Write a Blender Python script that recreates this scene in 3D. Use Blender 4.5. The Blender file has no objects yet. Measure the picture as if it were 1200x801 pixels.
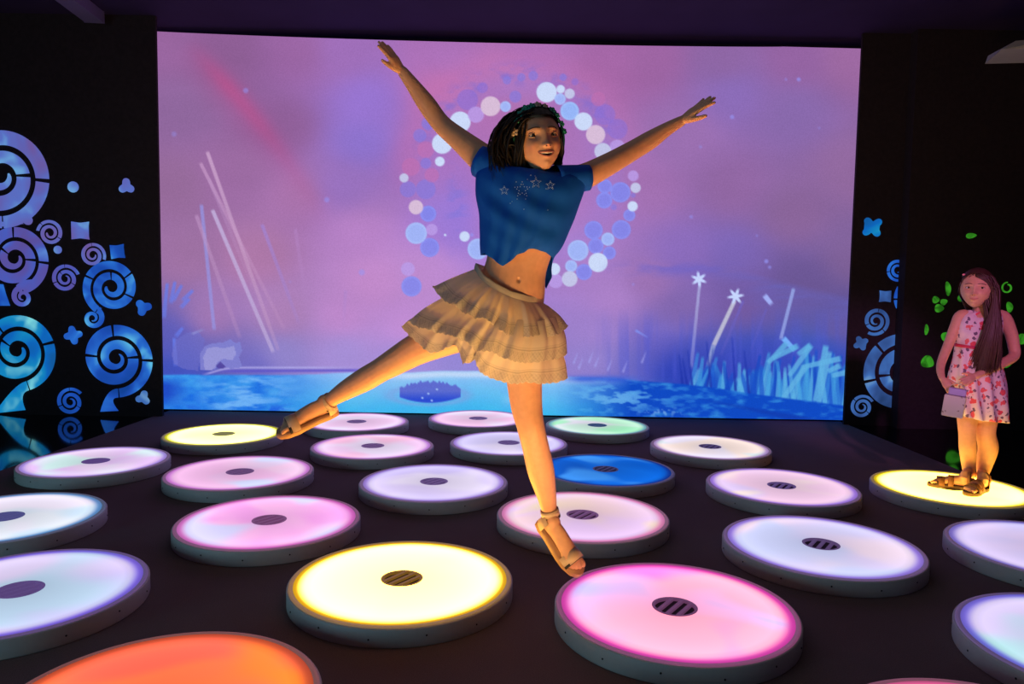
import bpy, bmesh, math, random
import numpy as np
from mathutils import Vector, Matrix
random.seed(7); rng = np.random.RandomState(7)
S = bpy.context.scene
COL = S.collection
PI = math.pi

# ------------------------------------------------------------------ camera model (solved from the round platforms)
F, PITCH, ROLL, CAMZ = 866.188, 0.07223688, 0.01638849, 1.167
def ray(x, y):
    qx, qy = (x-600)/F, (y-400.5)/F
    cr, sr = math.cos(ROLL), math.sin(ROLL)
    a, b = cr*qx+sr*qy, -sr*qx+cr*qy
    return Vector((a, math.cos(PITCH)-b*math.sin(PITCH), -math.sin(PITCH)-b*math.cos(PITCH)))
def P(x, y, d):
    """point that was measured at picture position x, y on the vertical plane d metres away"""
    r = ray(x, y); return r*(d/r.y)+Vector((0, 0, CAMZ))
def s2l(c):
    return tuple((v/12.92 if v <= .04045 else ((v+.055)/1.055)**2.4) for v in [k/255 for k in c])

# ------------------------------------------------------------------ object helpers
def tag(o, label=None, cat=None, group=None, kind=None):
    if label: o['label'] = label
    if cat: o['category'] = cat
    if group: o['group'] = group
    if kind: o['kind'] = kind
    return o
def empty(name, loc, label, cat, group=None):
    o = bpy.data.objects.new(name, None); COL.objects.link(o); o.location = loc
    o.empty_display_size = .1
    return tag(o, label, cat, group)
def link(name, me, mat, parent=None):
    o = bpy.data.objects.new(name, me); COL.objects.link(o)
    if mat:
        me.materials.clear(); me.materials.append(mat)
    if parent is not None:
        o.parent = parent
        base = Vector((0, 0, 0)); p = parent
        while p is not None:
            base += p.location; p = p.parent
        o.location = -base       # geometry is written in world coordinates
    return o
class MB:
    def __init__(s): s.v = []; s.f = []; s.c = []
    def add(s, v, f):
        n = len(s.v); s.v += [tuple(p) for p in v]; s.f += [tuple(i+n for i in q) for q in f]
    def mesh(s, name, smooth=True):
        me = bpy.data.meshes.new(name); me.from_pydata(s.v, [], s.f); me.update()
        bm = bmesh.new(); bm.from_mesh(me); bmesh.ops.recalc_face_normals(bm, faces=bm.faces); bm.to_mesh(me); bm.free()
        if smooth: me.polygons.foreach_set('use_smooth', [True]*len(me.polygons))
        return me
    def build(s, name, mat, parent=None, smooth=True):
        return link(name, s.mesh(name, smooth), mat, parent)
    def box(s, c, h, M=None):
        v = [Vector((c[0]+sx*h[0], c[1]+sy*h[1], c[2]+sz*h[2])) for sx in (-1, 1) for sy in (-1, 1) for sz in (-1, 1)]
        if M: v = [M @ p for p in v]
        s.add(v, [(0, 1, 3, 2), (4, 6, 7, 5), (0, 4, 5, 1), (2, 3, 7, 6), (0, 2, 6, 4), (1, 5, 7, 3)])
    def tube(s, pts, rad, seg=14, sub=4, ref=(0, 1, 0), caps=True):
        """smooth closed tube through pts; rad = r or (a, b) per point"""
        pts = [Vector(p) for p in pts]; rad = [(r, r) if not isinstance(r, tuple) else r for r in rad]
        n = len(pts); Q = []
        def cr(a, b, c, d, t): return .5*((2*b)+(c-a)*t+(2*a-5*b+4*c-d)*t*t+(3*b-a-3*c+d)*t**3)
        for i in range(n-1):
            a, b, c, d = pts[max(i-1, 0)], pts[i], pts[i+1], pts[min(i+2, n-1)]
            ra, rb, rc, rd = [np.array(rad[k]) for k in (max(i-1, 0), i, i+1, min(i+2, n-1))]
            for k in range(sub):
                t = k/sub; Q.append((cr(a, b, c, d, t), cr(ra, rb, rc, rd, t)))
        Q.append((pts[-1], np.array(rad[-1])))
        m = len(Q); ref = Vector(ref); rings = []
        def frame(T):
            u = ref-T*ref.dot(T)
            if u.length < 1e-4: u = Vector((1, 0, 0))-T*T.x
            u.normalize(); return u, T.cross(u)
        T0 = (Q[1][0]-Q[0][0]).normalized(); T1 = (Q[-1][0]-Q[-2][0]).normalized()
        seq = []
        if caps:
            for ang in (80, 55, 28):
                a = math.radians(ang); r = Q[0][1]; seq.append((Q[0][0]-T0*min(r)*math.sin(a), r*math.cos(a), T0))
        for i in range(m):
            T = (Q[min(i+1, m-1)][0]-Q[max(i-1, 0)][0]).normalized(); seq.append((Q[i][0], Q[i][1], T))
        if caps:
            for ang in (28, 55, 80):
                a = math.radians(ang); r = Q[-1][1]; seq.append((Q[-1][0]+T1*min(r)*math.sin(a), r*math.cos(a), T1))
        V = []; Fc = []
        for c, r, T in seq:
            u, v = frame(T)
            for k in range(seg):
                a = 2*PI*k/seg; V.append(c+u*(r[0]*math.cos(a))+v*(r[1]*math.sin(a)))
        L = len(seq)
        for i in range(L-1):
            for k in range(seg):
                k2 = (k+1) % seg; Fc.append((i*seg+k, i*seg+k2, (i+1)*seg+k2, (i+1)*seg+k))
        if caps:
            Fc.append(tuple(range(seg))[::-1]); Fc.append(tuple((L-1)*seg+k for k in range(seg)))
        s.add(V, Fc)
    def ball(s, c, r, seg=16, M=None):
        if not isinstance(r, (tuple, list)): r = (r, r, r)
        c = Vector(c); V = []; n = seg//2
        for i in range(1, n):
            th = PI*i/n
            for k in range(seg):
                a = 2*PI*k/seg; p = Vector((r[0]*math.sin(th)*math.cos(a), r[1]*math.sin(th)*math.sin(a), r[2]*math.cos(th)))
                V.append(c+((M @ p) if M else p))
        a0 = Vector((0, 0, r[2])); b0 = -a0
        V.append(c+((M @ a0) if M else a0)); V.append(c+((M @ b0) if M else b0))
        Fc = []
        for i in range(n-2):
            for k in range(seg):
                k2 = (k+1) % seg; Fc.append((i*seg+k, (i+1)*seg+k, (i+1)*seg+k2, i*seg+k2))
        t = len(V)-2
        for k in range(seg):
            Fc.append((t, k, (k+1) % seg)); Fc.append((t+1, (n-2)*seg+(k+1) % seg, (n-2)*seg+k))
        s.add(V, Fc)
    def lathe(s, prof, seg=64, c=(0, 0, 0), closed=False):
        V = []; Fc = []
        for r, z in prof:
            for k in range(seg):
                a = 2*PI*k/seg; V.append((c[0]+r*math.cos(a), c[1]+r*math.sin(a), c[2]+z))
        n = len(prof)
        for i in range(n if closed else n-1):
            j = (i+1) % n
            for k in range(seg):
                k2 = (k+1) % seg; Fc.append((i*seg+k, i*seg+k2, j*seg+k2, j*seg+k))
        s.add(V, Fc)
def remesh(mb, voxel, smooth=3):
    me = mb.mesh('tmp'); ob = bpy.data.objects.new('tmp', me); COL.objects.link(ob)
    m = ob.modifiers.new('r', 'REMESH'); m.mode = 'VOXEL'; m.voxel_size = voxel; m.adaptivity = 0
    if smooth:
        q = ob.modifiers.new('s', 'SMOOTH'); q.iterations = smooth; q.factor = .5
    dg = bpy.context.evaluated_depsgraph_get(); dg.update()
    out = bpy.data.meshes.new_from_object(ob.evaluated_get(dg))
    bpy.data.objects.remove(ob); bpy.data.meshes.remove(me)
    out.polygons.foreach_set('use_smooth', [True]*len(out.polygons))
    return out
def verts_np(me):
    a = np.empty(len(me.vertices)*3, np.float32); me.vertices.foreach_get('co', a); return a.reshape(-1, 3)
def set_color(me, rgb, name='Col'):
    at = me.color_attributes.new(name, 'FLOAT_COLOR', 'POINT')
    out = np.ones((len(me.vertices), 4), np.float32); out[:, :3] = rgb; at.data.foreach_set('color', out.ravel())

# ------------------------------------------------------------------ materials
class NT:
    def __init__(s, name):
        s.m = bpy.data.materials.new(name); s.m.use_nodes = True; s.t = s.m.node_tree; s.t.nodes.clear()
        s.o = s.t.nodes.new('ShaderNodeOutputMaterial')
    def n(s, ty, ins=None, **kw):
        nd = s.t.nodes.new(ty)
        for k, v in kw.items(): setattr(nd, k, v)
        for k, v in (ins or {}).items():
            if isinstance(v, bpy.types.NodeSocket): s.t.links.new(v, nd.inputs[k])
            else: nd.inputs[k].default_value = v
        return nd
    def out(s, sock): s.t.links.new(sock, s.o.inputs['Surface']); return s.m
    def math(s, op, a, b=0.0, c=None, clamp=False):
        nd = s.t.nodes.new('ShaderNodeMath'); nd.operation = op; nd.use_clamp = clamp
        for i, v in enumerate([a, b] + ([c] if c is not None else [])):
            if isinstance(v, bpy.types.NodeSocket): s.t.links.new(v, nd.inputs[i])
            else: nd.inputs[i].default_value = v
        return nd.outputs[0]
    def mix(s, f, a, b, mode='MIX'):
        nd = s.t.nodes.new('ShaderNodeMix'); nd.data_type = 'RGBA'; nd.blend_type = mode
        for k, v in ((0, f), (6, a), (7, b)):
            if isinstance(v, bpy.types.NodeSocket): s.t.links.new(v, nd.inputs[k])
            else: nd.inputs[k].default_value = v if k == 0 else (tuple(v)+(1,))[:4]
        return nd.outputs[2]
    def ramp(s, f, stops, interp='LINEAR'):
        nd = s.t.nodes.new('ShaderNodeValToRGB'); e = nd.color_ramp.elements; nd.color_ramp.interpolation = interp
        while len(e) < len(stops): e.new(.5)
        for q, (p, c) in zip(e, stops): q.position = p; q.color = (tuple(c)+(1,))[:4]
        s.t.links.new(f, nd.inputs[0]); return nd.outputs[0]
def plain(name, col, rough=.6, noise=0, nscale=20, spec=.5, metal=0, bump=0, sss=0, sheen=0, coat=0):
    T = NT(name); tc = T.n('ShaderNodeTexCoord')
    c4 = tuple(col)+(1,)
    p = T.n('ShaderNodeBsdfPrincipled', {'Base Color': c4, 'Roughness': rough, 'Metallic': metal, 'Specular IOR Level': spec, 'Coat Weight': coat})
    nz = T.n('ShaderNodeTexNoise', {'Vector': tc.outputs['Object'], 'Scale': nscale, 'Detail': 4.0})
    if noise:
        T.t.links.new(T.mix(nz.outputs[0], [k*(1-noise) for k in col], [min(1, k*(1+noise)) for k in col]), p.inputs['Base Color'])
    if bump:
        b = T.n('ShaderNodeBump', {'Height': nz.outputs[0], 'Strength': bump, 'Distance': .01}); T.t.links.new(b.outputs[0], p.inputs['Normal'])
    if sss:
        p.inputs['Subsurface Weight'].default_value = sss; p.inputs['Subsurface Radius'].default_value = (.02, .008, .004); p.inputs['Subsurface Scale'].default_value = .5
    if sheen: p.inputs['Sheen Weight'].default_value = sheen
    return T.out(p.outputs[0])
M_wall = plain('black matt wall paint', (.032, .024, .032), .8, .3, 30, spec=.12)
M_ceil = plain('dark painted ceiling', (.034, .022, .075), .9, .2, 3, spec=.1)
M_gloss = plain('black gloss floor', (.004, .004, .005), .06, .2, 4, spec=1.0)
M_house = plain('pale grey platform paint', (.62, .63, .63), .55, .06, 40)
M_screw = plain('dark screw metal', (.02, .02, .02), .4, metal=.3)
M_dark = plain('dark grille plastic', (.03, .022, .025), .6)
M_white = plain('off white painted metal', (.5, .52, .54), .5, .1, 20)
M_navy = plain('dark metal duct', (.16, .13, .3), .45, .1, 10)
def carpet():
    T = NT('short dark carpet'); tc = T.n('ShaderNodeTexCoord')
    a = T.n('ShaderNodeTexNoise', {'Vector': tc.outputs['Object'], 'Scale': 260.0, 'Detail': 3.0})
    b = T.n('ShaderNodeTexNoise', {'Vector': tc.outputs['Object'], 'Scale': 7.0, 'Detail': 3.0})
    c = T.mix(a.outputs[0], (.09, .072, .072), (.26, .21, .21)); c = T.mix(T.math('MULTIPLY', b.outputs[0], .35), c, (.11, .09, .092))
    bp = T.n('ShaderNodeBump', {'Height': a.outputs[0], 'Strength': .6, 'Distance': .004})
    p = T.n('ShaderNodeBsdfPrincipled', {'Base Color': c, 'Roughness': .95, 'Specular IOR Level': .1, 'Normal': bp.outputs[0]})
    return T.out(p.outputs[0])
M_carpet = carpet()
def rim_mat(col):
    T = NT('frosted acrylic rim')
    d = T.n('ShaderNodeBsdfDiffuse', {'Color': (.45, .42, .43, 1)}); t = T.n('ShaderNodeBsdfTranslucent', {'Color': (.6, .55, .58, 1)})
    g = T.n('ShaderNodeBsdfGlossy', {'Color': (1, 1, 1, 1), 'Roughness': .25})
    m = T.n('ShaderNodeMixShader', {0: .3}); T.t.links.new(d.outputs[0], m.inputs[1]); T.t.links.new(t.outputs[0], m.inputs[2])
    m2 = T.n('ShaderNodeMixShader', {0: .05}); T.t.links.new(m.outputs[0], m2.inputs[1]); T.t.links.new(g.outputs[0], m2.inputs[2])
    em = T.n('ShaderNodeEmission', {'Color': tuple(s2l(col))+(1,), 'Strength': .28}); ad = T.n('ShaderNodeAddShader')  # emission stands in for diffuser light leaking into the rim
    T.t.links.new(m2.outputs[0], ad.inputs[0]); T.t.links.new(em.outputs[0], ad.inputs[1])
    return T.out(ad.outputs[0])
RD = .42
def glow(name, main, alt, edge, k, seed, acc=None, sat=1.0):
    """lit frosted disc: colours drift slowly over it; colours given as displayed sRGB"""
    T = NT(name); tc = T.n('ShaderNodeTexCoord')
    mp = T.n('ShaderNodeMapping', {'Vector': tc.outputs['Object'], 'Location': (seed*3.7, seed*1.9, 0.0), 'Rotation': (0, 0, seed*1.3)})
    nz = T.n('ShaderNodeTexNoise', {'Vector': mp.outputs[0], 'Scale': 2.1, 'Detail': .6, 'Roughness': .4, 'Distortion': .9})
    ln = T.n('ShaderNodeVectorMath', {0: tc.outputs['Object']}, operation='LENGTH').outputs['Value']
    r = T.math('DIVIDE', ln, RD)
    f = T.ramp(nz.outputs[0], [(.36, (0, 0, 0)), (.62, (1, 1, 1))], 'EASE')
    c = T.mix(f, s2l(main), s2l(alt))
    if acc:
        n2 = T.n('ShaderNodeTexNoise', {'Vector': T.n('ShaderNodeMapping', {'Vector': tc.outputs['Object'], 'Location': (seed*2.1+5, -seed, 2.0)}).outputs[0], 'Scale': 2.4, 'Detail': .3, 'Distortion': .6})
        c = T.mix(T.ramp(n2.outputs[0], [(.5, (0, 0, 0)), (.68, (1, 1, 1))], 'EASE'), c, s2l(acc))
    # lamps sit in a ring below the sheet: brighter at mid radius, dimmer over the hub
    ring = T.ramp(r, [(.14, (.70,)*3), (.3, (.82,)*3), (.6, (.96,)*3), (.8, (1.12,)*3), (.9, (.85,)*3), (.96, (.5,)*3)])
    e = T.ramp(r, [(.85, (0, 0, 0)), (.935, (1, 1, 1) if k > 2 else (.85, .85, .85))], 'EASE')
    c = T.mix(e, c, [v*1.35/k for v in s2l(edge)])
    c = T.mix(1.0, c, ring, 'MULTIPLY')
    em = T.n('ShaderNodeEmission', {'Color': c, 'Strength': k})
    g = T.n('ShaderNodeBsdfGlossy', {'Color': (.6, .6, .6, 1), 'Roughness': .35})
    m = T.n('ShaderNodeMixShader', {0: .04}); T.t.links.new(em.outputs[0], m.inputs[1]); T.t.links.new(g.outputs[0], m.inputs[2])
    return T.out(m.outputs[0])
def hubmat(name, col):
    T = NT(name); p = T.n('ShaderNodeBsdfPrincipled', {'Base Color': tuple(k*.35+.03 for k in s2l(col))+(1,), 'Roughness': .5})
    p.inputs['Emission Color'].default_value = tuple(k for k in s2l(col))+(1,); p.inputs['Emission Strength'].default_value = .34  # faint emission imitates the lit look of the grille ribs
    return T.out(p.outputs[0])

# ------------------------------------------------------------------ the room
YS = 6.72; CEIL = 3.415
def slab(name, x0, x1, y0, y1, z0, z1, mat, lab=None):
    b = MB(); b.box(((x0+x1)/2, (y0+y1)/2, (z0+z1)/2), ((x1-x0)/2, (y1-y0)/2, (z1-z0)/2)); o = b.build(name, mat, smooth=False)
    o['kind'] = 'structure'
    if lab: o['label'] = lab
    return o
XL, XR, YB = -5.6, 5.8, -3.2
slab('floor', XL, XR, YB, 7.0, -.12, -.006, M_gloss)
slab('trim_1', -3.13, 3.02, YB, YS-.001, -.008, 0, M_carpet, 'dark grey short-pile carpet runner filling the middle of the floor')
slab('ceiling', XL, XR, YB, 7.0, CEIL, CEIL+.1, M_ceil)
slab('wall_back', XL, XR, 6.9, 7.0, -.006, CEIL, M_wall)
xl = (P(186, 250, 6.42)).x; xr = P(1001, 250, 6.56).x
slab('wall_left', XL, xl-.0, 6.42, 6.45, -.006, CEIL, M_wall)
slab('wall_right', xr, XR, 6.56, 6.59, -.006, CEIL, M_wall)
slab('wall_left_side', XL-.1, XL, YB, 7.0, -.12, CEIL, M_wall)
slab('wall_right_side', XR, XR+.1, YB, 7.0, -.12, CEIL, M_wall)
slab('wall_front', XL, XR, YB-.1, YB, -.12, CEIL, M_wall)

# ceiling duct at the top left, fixture at the top right
def ceiling_bits():
    r = empty('ceiling_track', (P(92, 10, 5.5).x, 5.2, CEIL), 'slim dark violet track running diagonally under the ceiling, top left', 'lighting track')
    b = MB()
    def cp(x, y): d = ray(x, y); t = (CEIL-.05-CAMZ)/d.z; return d*t+Vector((0, 0, CAMZ))
    a, c = cp(110, 19), cp(70, -12)
    u = (c-a).normalized(); w = Vector((-u.y, u.x, 0)); h = Vector((0, 0, .05))
    V = []
    for e in (a, a+u*1.4):
        for sx, sz in ((-1, -1), (1, -1), (1, .9), (-1, .9)): V.append(e+w*.075*sx+h*sz)
    b.add(V, [(0, 1, 2, 3), (7, 6, 5, 4), (0, 4, 5, 1), (1, 5, 6, 2), (2, 6, 7, 3), (3, 7, 4, 0)])
    b.build('track_body', M_navy, r, False)
    b = MB(); V = []
    for e in (a-u*.012, a):
        for sx, sz in ((-1, -1), (1, -1), (1, .9), (-1, .9)): V.append(e+w*.08*sx+h*sz*1.03)
    b.add(V, [(0, 1, 2, 3), (7, 6, 5, 4), (0, 4, 5, 1), (1, 5, 6, 2), (2, 6, 7, 3), (3, 7, 4, 0)])
    b.build('end_cap', M_navy, r, False)
    c = P(1193, 56, 5.6)
    r = empty('ceiling_projector', (c.x, c.y, CEIL), 'pale grey projector bracket hanging from the ceiling, cut by the right edge', 'projector')
    b = MB(); x, y, z = c
    V = [(x-.12, y, z-.012), (x+.35, y-.1, z-.012), (x+.35, y+.3, z-.012), (x-.02, y+.35, z-.012), (x-.02, y, z+.05), (x+.35, y-.1, z+.06), (x+.35, y+.3, z+.06), (x+.0, y+.35, z+.05)]
    b.add(V, [(3, 2, 1, 0), (4, 5, 6, 7), (0, 1, 5, 4), (1, 2, 6, 5), (2, 3, 7, 6), (3, 0, 4, 7)]); b.build('casing', M_white, r, False)
    b = MB(); b.tube([(x+.18, y+.1, z+.05), (x+.18, y+.1, CEIL+.01)], [.02, .02], caps=False); b.build('mounting_rod', M_dark, r)
ceiling_bits()

# ------------------------------------------------------------------ projection screen
def fbm(x, y, seed, octs=4):
    """value noise on arrays"""
    r = np.random.RandomState(seed); T = r.rand(64, 64); out = 0; a = 1.; tot = 0
    for o in range(octs):
        xi = np.floor(x).astype(int); yi = np.floor(y).astype(int); fx = x-xi; fy = y-yi
        fx = fx*fx*(3-2*fx); fy = fy*fy*(3-2*fy)
        g = lambda i, j: T[(i+o*7) % 64, (j+o*13) % 64]
        out = out+a*((g(xi, yi)*(1-fx)+g(xi+1, yi)*fx)*(1-fy)+(g(xi, yi+1)*(1-fx)+g(xi+1, yi+1)*fx)*fy)
        tot += a; a *= .5; x = x*2; y = y*2
    return out/tot
def paint_projection(X, Y):
    """the projected picture; X, Y run 0..1200, 0..801 across the measured wall; returns sRGB 0..255"""
    ctl = [ # x, y, colour, sigma
     (190, 45, (158, 100, 165)), (260, 60, (150, 95, 158)), (350, 60, (160, 100, 170)), (430, 120, (150, 112, 214)), (425, 165, (142, 112, 214)), (400, 60, (165, 110, 195)),
     (520, 60, (172, 108, 186)), (520, 110, (196, 110, 180)), (600, 90, (186, 112, 180)), (620, 60, (170, 105, 182)), (720, 75, (170, 100, 172)), (760, 70, (162, 98, 168)),
     (850, 70, (145, 100, 170)), (860, 110, (138, 104, 188)), (930, 70, (150, 96, 165)), (1000, 70, (160, 102, 165)), (1000, 200, (150, 104, 165)), (930, 130, (140, 104, 180)),
     (800, 160, (156, 108, 180)), (760, 220, (168, 112, 186)), (860, 220, (150, 102, 170)), (930, 250, (142, 100, 160)), (1000, 300, (130, 96, 158)),
     (210, 130, (152, 105, 168)), (200, 220, (155, 106, 160)), (280, 200, (158, 104, 165)), (330, 150, (150, 95, 160)), (350, 230, (172, 112, 175)), (300, 300, (178, 118, 172)),
     (220, 300, (160, 110, 165)), (400, 220, (160, 115, 205)), (420, 270, (188, 128, 205)), (440, 330, (205, 140, 215)), (400, 370, (200, 138, 215)), (330, 370, (180, 128, 190)),
     (250, 370, (165, 118, 185)), (500, 180, (178, 108, 190)), (520, 260, (165, 118, 215)), (550, 200, (180, 112, 190)), (500, 320, (195, 138, 215)), (480, 380, (200, 140, 220)),
     (700, 230, (172, 115, 195)), (680, 300, (175, 125, 205)), (720, 350, (176, 128, 208)), (700, 390, (165, 130, 215)), (760, 330, (160, 112, 185)), (800, 300, (140, 105, 195)),
     (860, 300, (125, 100, 190)), (800, 360, (130, 100, 180)), (870, 350, (120, 88, 165)), (940, 330, (112, 88, 160)), (990, 380, (100, 85, 165)), (770, 400, (115, 100, 200)),
     (820, 420, (70, 80, 190)), (880, 420, (62, 80, 195)), (960, 420, (55, 90, 200)), (200, 400, (90, 90, 195)), (200, 440, (52, 72, 180)), (260, 420, (120, 110, 200)),
     (330, 415, (150, 135, 215)), (400, 415, (165, 140, 220)), (480, 425, (160, 140, 225)), (540, 425, (150, 135, 222)), (700, 420, (150, 130, 215)), (740, 430, (110, 105, 205)),
     (240, 440, (70, 80, 190)), (300, 432, (110, 105, 205)), (800, 455, (30, 70, 185)), (870, 470, (24, 72, 190)), (960, 480, (20, 105, 205)), (990, 490, (18, 90, 190))]
    num = 0; den = 0
    for (cx, cy, c) in ctl:
        d2 = ((X-cx)/1.2)**2+(Y-cy)**2; w = 1/(d2+350)**1.9
        num = num+w[..., None]*np.array(c, float); den = den+w
    C = num/den[..., None]
    def over(col, a):
        nonlocal C
        a = np.clip(a, 0, 1)[..., None]; C = C*(1-a)+np.array(col, float)*a
    gm = C.mean(-1, keepdims=True); C = gm+(C-gm)*.90; C = C*.985
    n1 = fbm(X/60, Y/40, 1); n2 = fbm(X/16+9, Y/9, 2); n3 = fbm(X/140, Y/70, 3); n4 = fbm(X/4.0, Y/3.0, 12, 3); n5 = fbm(X/14.0, Y/5.0, 21, 3)
    C = C*(1+(n3-.5)*.12)[..., None]
    def streak(x0, y0, x1, y1, w0, w1, col, a0, a1, soft=.6):
        L = math.hypot(x1-x0, y1-y0); ux, uy = (x1-x0)/L, (y1-y0)/L
        s = ((X-x0)*ux+(Y-y0)*uy)/L; t = np.abs(-(X-x0)*uy+(Y-y0)*ux); sc = np.clip(s, 0, 1)
        w = w0+(w1-w0)*sc; e = np.clip((w-t)/(soft*w+.3)+.5, 0, 1); e = e*e*(3-2*e)
        over(col, e*(a0+(a1-a0)*sc)*np.clip(s*L/3+.5, 0, 1)*np.clip((1-s)*L/4+.5, 0, 1))
    def blob(cx, cy, rx, ry, col, a, soft=.5):
        d = np.sqrt(((X-cx)/rx)**2+((Y-cy)/ry)**2); e = np.clip((1-d)/soft, 0, 1); over(col, a*e*e*(3-2*e))
    def disc(cx, cy, r, col, a=1, soft=1.0, rim=0):
        d = np.hypot(X-cx, Y-cy); over(col, a*np.clip((r-d)/soft+.5, 0, 1))
        if rim: over([min(255, c+25) for c in col], rim*np.exp(-((d-r+1.2)/1.2)**2)*(d < r))
    # red beam
    Lx, Ly = 395-222, 270-45; LL = math.hypot(Lx, Ly); ss = ((X-222)*Lx+(Y-45)*Ly)/LL/LL; tt = (-(X-222)*Ly+(Y-45)*Lx)/LL+10*np.sin(np.clip(ss, 0, 1)*PI)-5
    env = np.exp(-(tt/11)**2)+.4*np.exp(-((tt-9)/20)**2); sm = np.clip(ss/.25, 0, 1)*np.clip((1-ss)/.55, 0, 1)*(ss > 0); over((196, 80, 138), .5*env*sm*np.clip(1.15-ss*.9, 0, 1))
    # soft veils round the ring
    dr = np.hypot((X-610)/1.0, (Y-205)/1.0)
    over((200, 116, 178), .35*np.exp(-((dr-128)/22)**2)*np.clip((230-Y)/80, 0, 1)); over((150, 128, 222), .35*np.exp(-((dr-105)/20)**2)*(.4+n1))
    over((186, 120, 190), .3*np.exp(-(dr/80)**2))
    over((136, 120, 225), .45*np.exp(-((X-540)/22)**2-((Y-235)/50)**2))
    over((118, 108, 214), .5*np.clip((n2-.45)*4, 0, 1)*np.exp(-((dr-118)/12)**2)*np.clip((200-Y)/60, 0, 1))
    over((120, 118, 220), .4*np.clip((n2-.5)*5, 0, 1)*np.exp(-((X-535)/12)**2-((Y-240)/45)**2))
    k = 2.859
    pal = {'w': (205, 222, 252), 'p': (160, 182, 248), 's': (150, 184, 250), 'b': (128, 136, 238), 'd': (132, 122, 222), 'c': (218, 192, 218), 'k': (196, 112, 176), 'l': (186, 156, 232), 'v': (140, 112, 214), 'g': (196, 200, 234)}
    for x, y, r, c in [(80,405,27,'d'),(140,405,33,'d'),(90,330,30,'k'),(140,272,28,'k'),(160,358,24,'k'),(280,105,35,'v'),(330,65,18,'v'),(412,40,14,'d'),(460,30,14,'d'),(500,25,16,'d'),(600,30,12,'d'),(640,45,12,'v'),
        (740,155,35,'v'),(782,203,34,'v'),(718,103,24,'k'),(530,128,22,'k'),(440,95,20,'d'),(148,185,22,'d'),(120,225,22,'d'),(140,318,18,'d'),(740,395,24,'b'),(792,415,34,'b'),(738,442,27,'b'),(822,492,20,'b'),(702,542,31,'b'),(795,540,32,'b'),(710,595,26,'b'),(755,618,22,'b'),
        (670,682,27,'b'),(153,600,32,'b'),(92,730,34,'b'),(148,487,27,'b'),(575,712,24,'l'),(782,265,26,'l'),(835,360,18,'l'),(770,465,10,'d'),(835,425,8,'d'),
        (108,552,36,'p'),(160,540,19,'l'),(80,672,23,'l'),(107,465,24,'c'),(67,367,15,'g'),(187,312,16,'w'),(195,252,34,'w'),(255,180,35,'w'),(308,155,27,'l'),(357,127,33,'c'),(407,128,18,'p'),
        (545,80,34,'w'),(592,70,14,'w'),(590,103,19,'p'),(622,85,17,'g'),(622,143,31,'s'),(668,178,30,'w'),(709,222,32,'c'),(733,278,28,'g'),(843,400,17,'g'),(833,462,17,'w'),(750,572,22,'p'),(650,610,35,'p'),
        (717,650,32,'w'),(627,662,20,'p'),(622,705,26,'g'),(570,672,20,'w'),(270,563,17,'w'),(315,605,35,'p'),(205,558,4,'w')]:
        a = {'k': .55, 'v': .6, 'd': .65, 'b': .85, 'l': .85}.get(c, .96)
        disc(450+x/k, 80+y/k, r/k, pal[c], a, 1.3, .35 if c in 'bps' else 0)
    # drifting dots
    for x, y, r, a in [(288, 106, 3, .5), (204, 157, 3, .35), (383, 234, 3, .5), (424, 319, 3.5, .5), (936, 93, 2.2, .7), (921, 93, 1.6, .4), (858, 137, 2.4, .6), (821, 172, 1.8, .4), (810, 254, 2, .5), (898, 306, 2.3, .7), (902, 313, 1.8, .6), (553, 275, 1.8, .7), (742, 333, 1.5, .4), (887, 276, 1.4, .4), (960, 150, 1.5, .3), (340, 330, 1.5, .2)]:
        disc(x, y, r, (150, 150, 245), a, 2)
    # far hills right, dark violet bank
    over((100, 98, 205), .45*np.clip((fbm(X/26, Y/7, 31)-.3)*3, 0, 1)*np.exp(-((Y-(313+.02*(X-700)))/8)**2)*np.clip((X-700)/60, 0, 1)*np.clip((880-X)/60, 0, 1))
    yl = 318+(X-880)*.25; over((105, 105, 200), .45*np.clip((X-830)/60, 0, 1)*np.clip((Y-yl)/8, 0, 1)*np.clip((yl+70-Y)/60, 0, 1)*(.3+fbm(X/30+Y/10, Y/6, 5)))
    over((48, 66, 184), np.clip((X-735)/50, 0, 1)*np.clip((Y-388-(n1-.5)*14)/45, 0, 1)*.85)
    # vertical haze strokes (right and left)
    vs = fbm(X/7, Y/120+3, 6, 2); over((80, 90, 210), .4*np.clip((vs-.5)*4, 0, 1)*np.clip((X-680)/60, 0, 1)*np.clip((Y-360)/40, 0, 1)*np.clip((455-Y)/20, 0, 1))
    over((72, 88, 205), .6*np.clip((260-X)/40, 0, 1)*np.clip((Y-395)/45, 0, 1))
    # pale light lines left
    streak(243, 178, 326, 410, 2.1, 2.1, (205, 165, 205), .85, .25); streak(235, 191, 333, 385, 2.0, 2.0, (200, 155, 200), .7, .15)
    streak(249, 246, 320, 412, 2.2, 2.2, (196, 178, 222), .85, .6); streak(236, 240, 251, 386, 2.0, 2.0, (150, 150, 228), .75, .7); streak(230, 252, 281, 395, 2.2, 2.2, (192, 150, 198), .6, .25)
    streak(307, 263, 350, 378, 2, 2, (160, 135, 220), .6, .15); streak(346, 268, 360, 360, 2, 2, (185, 140, 205), .35, 0); streak(405, 340, 402, 390, 2, 2, (170, 135, 210), .35, 0)
    streak(245, 210, 300, 345, 2, 2, (190, 150, 200), .4, .1)
    for x0, y0, x1, y1 in [(213, 334, 203, 352), (205, 330, 200, 355), (196, 332, 192, 372), (222, 350, 212, 360), (214, 384, 206, 394), (204, 396, 206, 428), (226, 340, 214, 352)]:
        streak(x0, y0, x1, y1, 1.8, 2.6, (105, 125, 235), .8, .6)
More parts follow.
